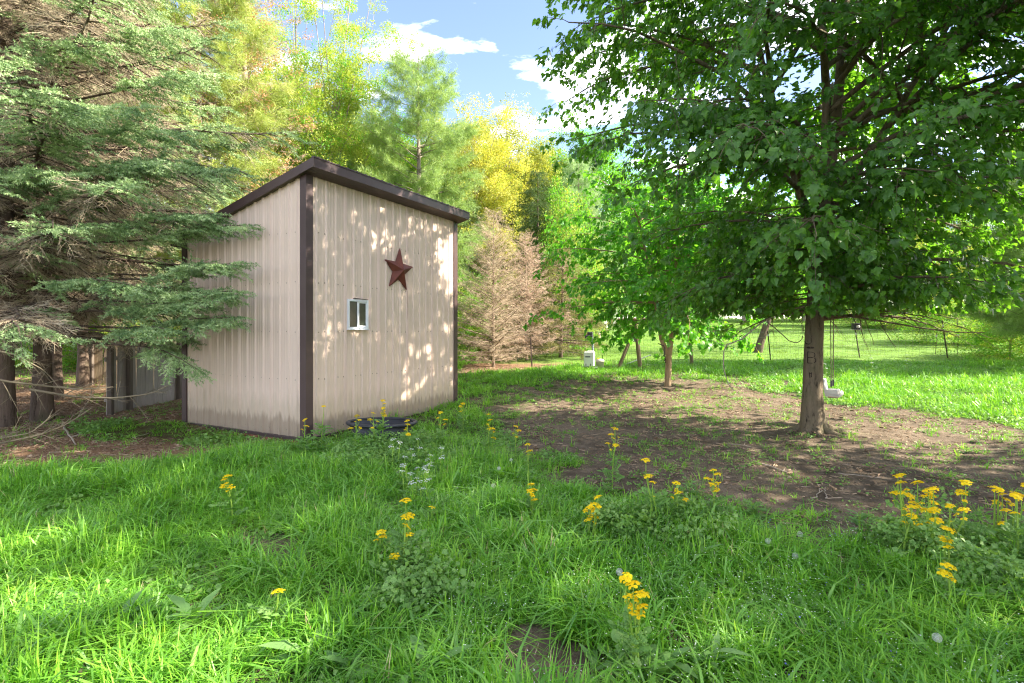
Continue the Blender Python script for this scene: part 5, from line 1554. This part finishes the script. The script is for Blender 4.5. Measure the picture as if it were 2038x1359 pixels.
# wire netting strung between them
wf = empty('wire_fence', on(1274, 733), 'thin wire netting strung along the edge of the mown lawn', 'fence')
base = wf.location.copy(); line = [on(x, y) for x, y in ((1030, 731), (1140, 733), (1274, 733), (1377, 727), (1534, 722), (1711, 712), (1886, 712), (2060, 712))]
wl = []
for hgt in (.12, .35, .6, .85, 1.1, 1.32):
    P = []
    for a, b2 in zip(line[:-1], line[1:]):
        for i in range(6):
            t = i / 6; q = a.lerp(b2, t); P.append(np.array([q.x, q.y, surf1(q.x, q.y) + hgt - .03 * math.sin(PI * t)]) - np.array(base))
    q = line[-1]; P.append(np.array([q.x, q.y, q.z + hgt]) - np.array(base))
    wl.append((np.array(P), np.full(len(P), .0035), 3))
link('strand', tubes_mesh('strand', wl, M['wire']), wf)
wl = []
for a, b2 in zip(line[:-1], line[1:]):
    n = max(2, int((b2 - a).length / .16))
    for i in range(n):
        q = a.lerp(b2, i / n); z = surf1(q.x, q.y); o3 = np.array([q.x, q.y, z]) - np.array(base)
        wl.append((np.array([o3 + [0, 0, .05], o3 + [RNG.normal(0, .01), 0, 1.32]]), np.full(2, .0028), 3))
tag(link('upright_wire', tubes_mesh('upright_wire', wl, M['wire']), wf), kind='stuff')

# ------------------------------------------------------------------ feeder, bucket, pipe post by the gate end
fp = on(1173, 735); sx_ = fp.y / FPX
feeder = empty('feed_box', fp + Vector((0, 0, .02)), 'white plastic box standing on a black tray beside the lawn', 'box', rz=-.28)
w, hh = 25 * sx_, 29 * sx_
mb = MB(); mb.bevbox((0, 0, .10 + hh / 2), (w * .80, w * .72, hh), .025); mb.build('body', M['plastic_white'], feeder)
mb = MB(); mb.bevbox((w * .08, w * .05, .10 + hh + .015), (w * .5, w * .45, .04), .012); mb.build('lid', M['plastic_white'], feeder)
mb = MB(); mb.bevbox((-w * .08, -w * .365, .10 + hh * .66), (w * .40, .012, .045), .003); mb.build('dark_label', M['plastic_black'], feeder)
for q in (-.22, .14):
    mb = MB(); mb.bevbox((w * q, -w * .362, .10 + hh * .12), (w * .06, .012, hh * .16), .003); mb.build('slot', M['plastic_black'], feeder)
mb = MB(); mb.lathe([(0, 0), (w * .60, 0), (w * .66, .09), (w * .62, .095), (w * .58, .03), (0, .03)], 24); mb.build('tray', M['rubber'], feeder, True)
bp = on(1194, 733)
bucket = empty('bucket', bp, 'cream plastic bucket with a domed lid beside the white box', 'bucket')
mb = MB(); mb.lathe([(0, 0), (.135, 0), (.16, .27), (.168, .27), (.168, .30), (.155, .30), (.13, .02), (0, .02)], 20); mb.build('body', M['plastic_cream'], bucket, True)
mb = MB(); mb.lathe([(.172, .285), (.176, .315), (.14, .37), (.05, .39), (0.001, .392)], 20); mb.build('lid', M['plastic_cream'], bucket, True)
mb = MB(); mb.bevbox((-.07, -.05, .395), (.10, .07, .05), .012); mb.build('latch', M['yellow_paint'], bucket)
o, b, v = rod('pipe_post', 'blue-grey pipe post with a black lamp head behind the white box', 1181, 728, 1178, 662, .045, 'plastic_grey', k=10)
mb = MB(); mb.bevbox((v.x - .08, v.y - .03, v.z - .08), (.22, .16, .24), .03); mb.bevbox((v.x - .22, v.y - .05, v.z - .16), (.16, .13, .15), .03); mb.build('lamp_head', M['plastic_black'], o)
o, b, v = rod('fallen_pipe', 'white pipe lying tilted against the wire beside the thick post', 1241, 728, 1296, 706, .022, 'plastic_white', 'pipe', k=7)
wp_ = on(1171, 742)
mb = MB(); mb.bevbox((0, 0, .02), (.32, .16, .03), .01)
o = mb.build('white_dish', M['plastic_white']); o.location = wp_; tag(o, 'small white dish lying in the grass before the white box', 'dish')

# far rail fence and pale shed seen under the young tree
for px, lab in ((1222, 'far pale fence post left of the others under the young tree'), (1246, 'far dark fence post right of the pale one under the young tree')):
    b = on(px, 655); o = empty('far_post', b, lab, 'post', 'far fence posts')
    mb = MB(); mb.bevbox((0, 0, .55), (.18, .18, 1.3), .01); mb.build('shaft', M['vinyl' if px == 1222 else 'post_wood'], o)
b = on(1246, 652); o = empty('far_rail', b, 'pinkish far rail running behind the far posts', 'rail')
mb = MB(); mb.bevbox((0, .2, .75), (9, .08, .18), .01); mb.build('beam', M['brick'], o)
b = on(1201, 656); o = empty('far_statue', b, 'small white upright thing far across the lawn under the leaves', 'statue')
mb = MB(); mb.lathe([(.45, 0), (.38, .5), (.22, .9), (.26, 1.2), (.12, 1.5), (0.01, 1.55)], 10); mb.build('body', M['vinyl'], o, True)

# ------------------------------------------------------------------ toddler swing
sp = ray(1654, 780, 10.6)
swing = empty('toddler_swing', sp, 'white plastic toddler swing seat hanging by two ropes from the maple', 'swing', rz=.9)
mb = MB()
mb.bevbox((0, .10, .12), (.26, .05, .30), .02, Matrix.Rotation(-.16, 3, 'X'))
mb.build('backrest', M['plastic_white'], swing)
mb = MB(); mb.bevbox((0, -.04, -.06), (.27, .28, .06), .025); mb.bevbox((0, -.17, -.02), (.24, .07, .11), .03); mb.build('seat', M['plastic_white'], swing)
for sgn in (-1, 1):
    mb = MB(); mb.bevbox((sgn * .125, -.02, .01), (.03, .24, .10), .012); mb.build('side_wall', M['plastic_white'], swing)
mb = MB(); mb.bevbox((0, -.04, -.098), (.20, .18, .025), .008); mb.build('underside', M['tan_wood'], swing)
top = ray(1656, 622, 10.6) - sp; Rm = Matrix.Rotation(-.9, 3, 'Z')
for sgn in (-1, 1):
    a = Vector((sgn * .13, -.02, .10)); e = Rm @ Vector((top.x + sgn * .03, 0, top.z)); e.x += 0
    mb = MB(); mb.tube([a, a.lerp(e, .5), e], [.009] * 3, 6); ro = mb.build('rope', M['rope'], swing)
    mb = MB(); d = (e - a).normalized(); mb.tube([a + d * .02, a + d * .14], [.018, .018], 8); mb.build('clamp', M['plastic_black'], ro)
# tie hanging from the young tree
tp2 = ray(1322, 690, 16.2)
tie = empty('hanging_tie', tp2, 'dark strap and buckle hanging from the fork of the young tree', 'strap')
mb = MB(); mb.tube([(-.18, 0, .10), (-.02, 0, .03), (.0, 0, 0), (.0, 0, -.28)], [.016] * 4, 5); mb.build('strap', M['plastic_black'], tie)
mb = MB(); mb.tube([(.0, 0, -.26), (-.08, 0, -.36), (-.03, 0, -.44), (.04, 0, -.40), (.02, 0, -.28)], [.02] * 5, 5); mb.tube([(0, 0, -.3), (.04, 0, -.5)], [.014] * 2, 5); mb.build('buckle', M['rod'], tie)

# ------------------------------------------------------------------ dead low branches sweeping out from the left
def swept(label, pts, d0, d1, r0, seed, side=10):
    rng = np.random.default_rng(seed)
    W = np.array([list(ray(x, y, d0 + (d1 - d0) * i / (len(pts) - 1))) for i, (x, y) in enumerate(pts)])
    o = W[0]; root = empty('dead_branch', o, label, 'branch')
    T = trunk_line(np.column_stack([W - o, np.linspace(r0, r0 * .3, len(W))]), 16)
    L = [(T[:, :3], T[:, 3], 6)]
    for i in range(side):
        u = .15 + .8 * i / side; q, d = interp_line(T[:, :3], u)
        d2 = unit(d + rng.normal(0, .55, 3)); l = rng.uniform(.25, .8) * (1 - .5 * u)
        P = np.stack([q + d2 * l * t + np.array([0, 0, -.08 * l * t * t]) for t in np.linspace(0, 1, 4)]); L.append((P, r0 * .35 * np.linspace(1, .3, 4), 4))
        for j in range(3):
            q2, dd = interp_line(P, rng.uniform(.3, .95)); d3 = unit(dd + rng.normal(0, .6, 3)); l2 = l * rng.uniform(.2, .5)
            L.append((np.stack([q2, q2 + d3 * l2]), r0 * .16 * np.array([1, .5]), 3))
    link('bare_wood', tubes_mesh('bare_wood', L, M['branch_dead']), root)
swept('long bare branch sweeping right towards the shed corner at knee height', [(60, 775), (150, 790), (230, 792), (300, 784), (345, 762)], 8.6, 8.9, .022, 3, 9)
swept('bare grey branch reaching out of the left edge at waist height', [(-60, 745), (20, 760), (90, 768), (160, 775), (225, 770)], 8.0, 8.6, .022, 4, 12)
swept('pale low branch curving up from the left edge above the bare soil', [(-70, 895), (10, 880), (70, 868), (130, 846), (182, 812)], 7.2, 7.8, .018, 5, 10)
swept('second pale low branch just under the curving one', [(-70, 850), (0, 872), (60, 862), (95, 835), (105, 815)], 7.1, 7.6, .014, 6, 8)
swept('stubby twiggy branch at the left edge level with the fence top', [(-40, 690), (30, 706), (85, 735), (110, 760)], 7.8, 8.2, .016, 7, 12)

# fallen sticks on the bare soil
def stick(label, px0, py0, px1, py1, r, seed):
    a = on(px0, py0); b = on(px1, py1); rng = np.random.default_rng(seed)
    root = empty('fallen_stick', a, label, 'stick')
    t = np.linspace(0, 1, 8); P = np.outer(1 - t, np.zeros(3)) + np.outer(t, np.array(b - a)); P[:, :2] += np.cumsum(rng.normal(0, .012, (8, 2)), 0)
    P[:, 2] = surf(P[:, 0] + a.x, P[:, 1] + a.y) - a.z + r * .8 + .008
    mb = MB(); mb.tube(P, r * np.linspace(1, .5, 8), 6); mb.build('wood', M['stick'], root)
    q = P[5]; mb = MB(); mb.tube([q, q + np.array([.05, .08, .02]), q + np.array([.10, .14, .01])], [r * .6, r * .4, r * .2], 5); mb.build('side_twig', M['stick'], root)
for a in (('long grey stick on dark soil in front of the maple roots', 1508, 922, 1580, 944, .010, 1), ('thin grey stick lying right of the long one on dark soil', 1668, 943, 1745, 948, .008, 2),
          ('crooked pale stick low in the middle of the bare soil', 1608, 993, 1640, 982, .008, 3), ('forked stick beside the crooked pale one', 1644, 996, 1652, 980, .007, 4),
          ('pale twig far back in the sunlit soil under the hanging branch', 1430, 790, 1480, 795, .010, 5), ('thin twig left of the maple in its shadow', 1440, 884, 1500, 893, .008, 6),
          ('dark broken stick on the needle litter left of the shed', 125, 845, 152, 885, .022, 7), ('pale stick on the mossy ground by the shed', 268, 872, 300, 864, .010, 8)):
    stick(*a)

# ------------------------------------------------------------------ flowering weeds
FR = np.random.default_rng(77)
def flower_head(rng, r, n, name, mat, petals=9, size=.011, dome=.4):
    """a flat-topped cluster of small daisies"""
    V = []; T = []; tint = []
    for i in range(n):
        a = i * 2.4; rr = r * math.sqrt((i + .5) / n)
        c = np.array([rr * math.cos(a), rr * math.sin(a), dome * (r - rr) * 1.0 + rng.normal(0, .004)])
        tl = np.array([math.cos(a), math.sin(a), 0]) * rr / r * .5 + rng.normal(0, .15, 3); nn = unit(np.array([0, 0, 1]) + tl)
        e1 = unit(np.cross(nn, [0.3, 1, .2])); e2 = np.cross(nn, e1)
        sz = size * rng.uniform(.8, 1.25); tv = rng.random()
        for k in range(petals):
            th = k * 2 * PI / petals; u = e1 * math.cos(th) + e2 * math.sin(th); w = -e1 * math.sin(th) + e2 * math.cos(th); b = len(V)
            V += [c, c + u * sz * .6 + w * sz * .28, c + u * sz - nn * sz * .15, c + u * sz * .6 - w * sz * .28]; T += [(b, b + 1, b + 2), (b, b + 2, b + 3)]; tint += [tv] * 4
        b = len(V)
        V += [c + nn * sz * .3] + [c + (e1 * math.cos(q * PI / 3) + e2 * math.sin(q * PI / 3)) * sz * .36 + nn * sz * .08 for q in range(6)]
        T += [(b, b + 1 + q, b + 1 + (q + 1) % 6) for q in range(6)]; tint += [0] * 7
    me = mk_mesh(name, V, [np.array(T)], [mat], attrs={'tint': ('POINT', 'FLOAT', tint)}); return me
HEADS = [flower_head(FR, r, n, 'flower_head', M['ragwort'], 9, s) for r, n, s in ((.034, 13, .0130), (.044, 20, .0130), (.026, 8, .0125), (.014, 3, .0125))]
WHEADS = [flower_head(FR, r, n, 'flower_head', M['white_petal'], 5, .008, .3) for r, n in ((.045, 22), (.035, 15))]
def lyrate_leaf(rng, name, mat, L=.13, n=4):
    V = []; T = []
    def disc(c, rx, ry, z):
        b = len(V); V.append([c[0], c[1], z + .004]); k = 7
        for i in range(k):
            a = i * 2 * PI / k; s = 1 + .14 * math.sin(a * 3 + c[0] * 60); V.append([c[0] + rx * s * math.cos(a), c[1] + ry * s * math.sin(a), z - .006])
        for i in range(k): T.append((b, b + 1 + i, b + 1 + (i + 1) % k))
    for i in range(n):
        t = .25 + .5 * i / n
        for sg in (-1, 1): disc((L * t, sg * L * .14), L * .085, L * .10, -.10 * L * t * t)
    disc((L * .9, 0), L * .2, L * .19, -.12 * L)
    b = len(V); V += [[0, -.002, 0], [0, .002, 0], [L * .85, .002, -.1 * L], [L * .85, -.002, -.1 * L]]; T += [(b, b + 1, b + 2), (b, b + 2, b + 3)]
    return mk_mesh(name, V, [np.array(T)], [mat], attrs={'tint': ('POINT', 'FLOAT', np.full(len(V), rng.random()))})
LEAVES = [lyrate_leaf(FR, 'leaf', M['weed'], l, n) for l, n in ((.13, 4), (.10, 3), (.16, 4))]
def flower_plant(px, py, h, label, nheads, spread, group, name='ragwort_plant', heads=None, stems=1, leafy=8, cat='wildflower', hs=1.0, d=None):
    """px, py is where the top of the plant shows; its depth follows from its height"""
    heads = heads or HEADS
    if d is None:
        d = FPX * (EYE - h) / (py - HOR)
        for _ in range(3):
            x = (px - 1019) / FPX * d; d = FPX * (EYE - h - surf1(x, d)) / (py - HOR)
    x = (px - 1019) / FPX * d; b = Vector((x, d, surf1(x, d)))
    root = empty(name, b, label, cat, group, float(FR.uniform(0, 6.28)))
    rng = FR; hi = 0
    for s in range(stems):
        a = rng.uniform(0, 6.28); off = np.array([math.cos(a), math.sin(a), 0]) * (0 if stems == 1 else spread * rng.uniform(.15, 1.0))
        hh = h * (1 if s == 0 else rng.uniform(.72, 1.02)) - .02
        lean = np.array([rng.normal(0, .05), rng.normal(0, .05), 0]) * h
        P = np.stack([off * .5 + [0, 0, -.03], off * .8 + lean * .3 + [0, 0, hh * .45], off + lean + [0, 0, hh * .82]])
        mb = MB(); mb.tube(trunk_line(np.column_stack([P, [.0055, .0045, .003]]), 7)[:, :3], np.linspace(.0095, .0055, 7), 6)
        tips = []
        k = max(1, nheads // stems)
        for i in range(k):
            u = 1 - .5 * (i / max(1, k)) ** 1.0 if i else 1
            q, _ = interp_line(P, min(.999, .5 + .5 * u * u if i else .999)); a = i * 2.4 + rng.uniform(0, .8)
            r = spread * (.25 if stems > 1 else 1) * (0 if i == 0 else rng.uniform(.4, 1.0)); r = min(r, .16)
            e = q + np.array([math.cos(a) * r, math.sin(a) * r, hh * .18 * (1.0 if i == 0 else rng.uniform(.5, .95))])
            mb.tube([q, (q + e) / 2 + np.array([math.cos(a) * r * .2, math.sin(a) * r * .2, -.01]), e], [.004, .0035, .003], 5); tips.append(e)
        mb.build('stem', M['stem'], root)
        for i, e in enumerate(tips):
            me = heads[hi % len(heads)] if i else heads[min(1, len(heads) - 1)]; hi += 1
            o = link('flower_head', me, root, e, (rng.normal(0, .22), rng.normal(0, .22), rng.uniform(0, 6.28))); f = hs * rng.uniform(.85, 1.2); o.scale = (f, f, f)
        for i in range(leafy if s == 0 else leafy // 3):
            u = .06 + .62 * i / max(1, leafy); q, _ = interp_line(P, min(.99, u)); a = i * 2.2 + rng.uniform(0, 1)
            o = link('leaf', LEAVES[rng.integers(0, 3)], root, q, (rng.normal(0, .2), -rng.uniform(.1, .75), a)); f = rng.uniform(.7, 1.4) * (1.3 - .6 * u); o.scale = (f, f, f)
    return root
RG = 'yellow ragwort plants in the meadow'
RW = [  # px, py, height, label, heads, spread, stems
 (605, 832, .62, 'thin ragwort with one yellow head against the brown corner trim', 2, .05, 1),
 (639, 806, .75, 'tall single-headed ragwort just right of the brown corner trim', 1, .03, 1),
 (706, 822, .70, 'ragwort with broad yellow heads left of the black tub', 4, .09, 1),
 (765, 793, .84, 'tallest ragwort in front of the black tub', 6, .12, 2),
 (746, 820, .70, 'ragwort with small heads between the two at the black tub', 3, .07, 1),
 (818, 834, .62, 'ragwort at the right end of the black tub', 4, .07, 1),
 (878, 818, .70, 'ragwort with a flat head right of the black tub', 3, .10, 1),
 (922, 800, .60, 'small ragwort at the far right corner of the shed', 3, .08, 1),
 (972, 822, .72, 'ragwort with two wide heads over the edge of the bare soil', 6, .14, 2),
 (1025, 845, .60, 'slim ragwort on the edge of the bare soil with small heads', 3, .05, 1),
 (1052, 882, .55, 'single ragwort right of the slim one at the soil edge', 2, .04, 1),
 (1218, 848, .80, 'lone tall ragwort standing in the middle of the bare soil', 5, .08, 1),
 (1312, 912, .76, 'tall leafy ragwort with two heads right of the lone one', 3, .07, 2),
 (1422, 932, .62, 'ragwort with stacked heads on the dark soil edge', 6, .07, 1),
 (1168, 980, .50, 'spreading ragwort with many small heads in the grass', 9, .16, 3),
 (1060, 958, .42, 'low ragwort in bright leaves near the soil edge', 4, .08, 2),
 (794, 988, .68, 'big-headed ragwort in the middle of the meadow', 4, .09, 2),
 (464, 942, .52, 'small orange-yellow ragwort alone in the left meadow', 5, .06, 1),
 (1268, 1146, .58, 'ragwort with clustered heads beside the muddy gap', 7, .08, 3),
 (1840, 958, .66, 'great clump of ragwort in full flower at the right', 24, .28, 12),
 (1915, 955, .66, 'tall single ragwort right of the great clump', 2, .04, 1),
 (1985, 945, .68, 'tall ragwort clump at the right edge', 12, .22, 8),
 (2018, 982, .62, 'ragwort with wide heads touching the right edge', 5, .14, 3),
 (1795, 1002, .52, 'small ragwort left of the great clump', 3, .06, 1),
 (1880, 1045, .45, 'low ragwort below the great clump', 4, .08, 2),
 (1350, 960, .50, 'short ragwort behind the tall leafy one', 3, .10, 1),
 (548, 1168, .28, 'tiny yellow flower low in the left-centre grass', 1, .02, 1),
 (755, 1055, .30, 'little yellow bud plant left of the big-headed ragwort', 2, .04, 1),
 (786, 1100, .32, 'little orange flower in front of the big-headed ragwort', 1, .02, 1),
 (1892, 1122, .34, 'tiny orange flower low in the right grass', 2, .03, 1),
 (860, 1005, .26, 'single yellow flower low in the grass right of the big-headed ragwort', 1, .02, 1),
]
for px, py, h, lab, nh, sp_, st in RW:
    flower_plant(px, py, h, lab, max(nh, int(nh * 1.7)) if nh > 1 else 1, sp_, RG, stems=st, leafy=24 if h > .55 else 10, hs=.85)
WG = 'white umbel flowers in the meadow'
for px, py, lab in ((790, 872, 'white flowers nearest the black tub'), (824, 878, 'white flowers right of those nearest the tub'), (806, 905, 'pair of white heads in leaves below the tub'),
                    (843, 903, 'small white head in the middle of the white flowers'), (827, 928, 'white head lowest on the left of the white flowers'), (851, 930, 'bright white head lowest among the white flowers'), (872, 890, 'lone white head to the right of the white flowers'),
                    (1740, 716, 'white umbels in front of the post with the box lamp'), (1808, 728, 'white umbels in tall sunlit grass at the right'), (1645, 702, 'white umbels just right of the maple trunk')):
    flower_plant(px, py, .48 if py > 800 else .75, lab, 5, .11, WG, 'white_wildflower', WHEADS, 2, 10, hs=1.15, d=None if py > 800 else (16.0 + (px - 1640) * .015))
# dandelion clocks
def clock_mesh():
    V = []; T = []; rng = FR
    for i in range(110):
        z = 1 - 2 * (i + .5) / 110; a = i * 2.39996; q = math.sqrt(1 - z * z); d = np.array([q * math.cos(a), q * math.sin(a), z]); s = unit(np.cross(d, rng.normal(0, 1, 3)))
        b = len(V); e = d * .020; f = np.cross(d, s)
        V += [d * .004 - s * .0003, d * .004 + s * .0003, e]; T.append((b, b + 1, b + 2))
        for k in range(5):
            th = k * 2 * PI / 5; u = s * math.cos(th) + f * math.sin(th); w = np.cross(d, u); b = len(V)
            V += [e, e + u * .0052 + d * .003 + w * .0006, e + u * .0052 + d * .003 - w * .0006]; T.append((b, b + 1, b + 2))
    return mk_mesh('seed_head', V, [np.array(T)], [M['seed_fluff']], attrs={'tint': ('POINT', 'FLOAT', np.full(len(V), .5))})
CM = clock_mesh()
for px, py, h, lab in ((1529, 1078, .20, 'dandelion clock leftmost of three at the edge of the bare soil'), (1592, 1063, .20, 'dandelion clock topmost of three at the edge of the bare soil'), (1583, 1106, .16, 'dandelion clock lowest of three at the edge of the bare soil'),
                       (982, 966, .22, 'dandelion clock in the grass left of the low bright ragwort'), (993, 932, .24, 'dandelion clock by the soil edge under the slim ragwort'), (1233, 1138, .30, 'dandelion clock left of the ragwort at the muddy gap'),
                       (1865, 1268, .25, 'ragged dandelion clock low in the right foreground'), (1017, 916, .22, 'small dandelion clock at the upper edge of the meadow')):
    d = FPX * (EYE - h) / (py - HOR); x = (px - 1019) / FPX * d; d = FPX * (EYE - h - surf1(x, d)) / (py - HOR); x = (px - 1019) / FPX * d
    root = empty('dandelion', (x, d, surf1(x, d)), lab, 'wildflower', 'dandelion clocks in the meadow')
    mb = MB(); mb.tube([(0.02, .01, -.03), (.008, 0, h * .5), (0, 0, h - .004)], [.0028, .0024, .002], 6); mb.build('stem', M['stem'], root)
    link('seed_head', CM, root, (0, 0, h))
# broad-leaved rosettes
DOCK_OUT = [(0, .012), (.10, .05), (.2, .085), (.28, .075), (.4, .12), (.5, .105), (.62, .135), (.75, .10), (.88, .065), (1, 0)]
LANCE_OUT = [(0, .01), (.15, .05), (.35, .10), (.55, .115), (.75, .085), (.9, .04), (1, 0)]
DOCKS = []
for i, (o_, f, dr) in enumerate(((DOCK_OUT, .3, .35), (DOCK_OUT, .5, .6), (LANCE_OUT, .35, .4), (LANCE_OUT, .2, .7))):
    V, F = leaf_shape('leaf', o_, None, f, dr)
    V[:, 2] += .012 * np.sin(V[:, 0] * 22) * (np.abs(V[:, 1]) > .01)
    DOCKS.append(mk_mesh('leaf', V, F, [M['dock']], attrs={'tint': ('POINT', 'FLOAT', np.full(len(V), .3 + .2 * i))}, smooth_shade=True))
def rosette(px, py, n, L, label, kinds=(0, 1), up=(.35, 1.1)):
    b = on(px, py); root = empty('broadleaf_weed', b, label, 'weed', 'broad-leaved weeds in the meadow', float(FR.uniform(0, 6)))
    for i in range(n):
        o = link('leaf', DOCKS[kinds[int(FR.integers(0, len(kinds)))]], root, (0, 0, .01 + .01 * i), (FR.normal(0, .2), -FR.uniform(*up), i * 2.4 + FR.normal(0, .3)))
        l = L * FR.uniform(.55, .95); o.scale = (l, l * 1.05, l)
for a in ((385, 1255, 8, .30, 'dock with toothed leaves standing up in the left foreground grass'), (230, 1270, 5, .30, 'dock leaning over in the far left foreground'), (612, 1325, 5, .26, 'broad weed with upright leaves left of the foreground middle'),
          (850, 1350, 7, .30, 'large toothed weed at the bottom edge left of the mud'), (700, 1345, 4, .24, 'small broad leaves at the bottom edge'), (1185, 1330, 6, .27, 'tall toothed weed leaf in front of the mud'),
          (1330, 1345, 7, .27, 'sprawling toothed leaves right of the mud'), (565, 1060, 4, .20, 'grey-green leaves on the bare spot in the left meadow'), (440, 1010, 4, .20, 'grey-green leaves in the left middle meadow'),
          (655, 1000, 4, .22, 'broad leaves left of the big-headed ragwort'), (860, 1060, 5, .26, 'blue-green broad leaves right of the big-headed ragwort'), (740, 1010, 4, .18, 'grey leaf pair behind the big-headed ragwort'),
          (1050, 1170, 5, .22, 'broad leaves in the middle grass above the mud'), (60, 1330, 5, .28, 'grey-green leaves in the bottom left corner'), (20, 1180, 4, .24, 'broad leaves at the left edge'), (930, 880, 6, .22, 'bright broad weed right of the white flowers')):
    rosette(*a)
for a in ((1420, 1340, 10, .20, 'rosette of long smooth leaves at the bottom edge right of the mud'), (1395, 1130, 12, .24, 'dark strap-leaved clump beneath the tall leafy ragwort'), (1860, 1330, 6, .24, 'smooth long leaves in the bottom right corner')):
    rosette(*a, kinds=(2, 3), up=(.4, 1.2))
# leafy upright weeds on the soil edge
def leafy_weed(px, py, h, stems, label):
    b = on(px, py); root = empty('leafy_weed', b, label, 'weed')
    for s in range(stems):
        a = FR.uniform(0, 6.28); off = np.array([math.cos(a), math.sin(a), 0]) * (.12 * FR.random() if s else 0); hh = h * FR.uniform(.7, 1.05)
        P = np.stack([off, off * 1.2 + [0, 0, hh * .5], off * 1.5 + [0, 0, hh]]); mb = MB(); mb.tube(P, [.005, .004, .003], 5); mb.build('stem', M['stem'], root)
        for i in range(11):
            u = .15 + .85 * i / 10; q, _ = interp_line(P, min(.999, u)); l = .13 * (1.1 - .35 * u) * FR.uniform(.8, 1.2)
            o = link('leaf', DOCKS[2], root, q, (FR.normal(0, .15), -(.25 + .55 * u), i * 2.4)); o.scale = (l, l * 1.3, l)
for a in ((735, 885, .24, 4, 'leafy weed against the left end of the black tub'), (800, 892, .26, 5, 'leafy weed in front of the black tub'), (845, 893, .28, 5, 'pale leafy weed among the white flowers'), (640, 905, .20, 4, 'leafy weed at the brown corner of the shed'), (470, 905, .18, 4, 'leafy weed before the ribbed left wall of the shed'), (1712, 1085, .30, 5, 'leafy upright weed left of the great ragwort clump'), (1765, 1078, .24, 4, 'smaller leafy weed between the upright one and the ragwort clump'), (1372, 1002, .22, 4, 'leafy green weed on the edge of the dark soil'), (1500, 1035, .16, 3, 'low leafy weed in the dark soil edge'),
          (2000, 1190, .30, 6, 'dense leafy weeds at the foot of the right-hand ragwort'), (1930, 1150, .26, 5, 'leafy weeds between the two ragwort clumps')):
    leafy_weed(*a)
# tall tussocks of grass that stand out near the mud
for i, (px, py, n, s, lab) in enumerate(((1130, 1240, 9, 1.45, 'dense grass tussock right of the mud'), (1060, 1175, 8, 1.4, 'tall grass tussock behind the mud'), (940, 1290, 7, 1.25, 'yellowish grass tussock left of the mud'),
                                         (700, 1215, 7, 1.2, 'grass tussock below the big-headed ragwort'), (1580, 1180, 8, 1.25, 'long arching grass tussock at the right'), (1700, 1290, 8, 1.3, 'flattened grass tussock at the lower right'), (300, 1040, 8, 1.15, 'pale grass tussock in the left meadow'), (1000, 1110, 7, 1.2, 'dark grass tussock in the middle meadow'))):
    b = on(px, py); root = empty('grass_tussock', b, lab, 'grass tuft', 'grass tussocks in the meadow')
    for k in range(n):
        a = FR.uniform(0, 6.28); r = .13 * math.sqrt(FR.random())
        o = link('blades', C['grass'].objects[int(FR.integers(0, 4))].data, root, (r * math.cos(a), r * math.sin(a), 0), (FR.normal(0, .12), FR.normal(0, .12), a)); f = s * FR.uniform(.8, 1.15); o.scale = (f * .9, f * .9, f)
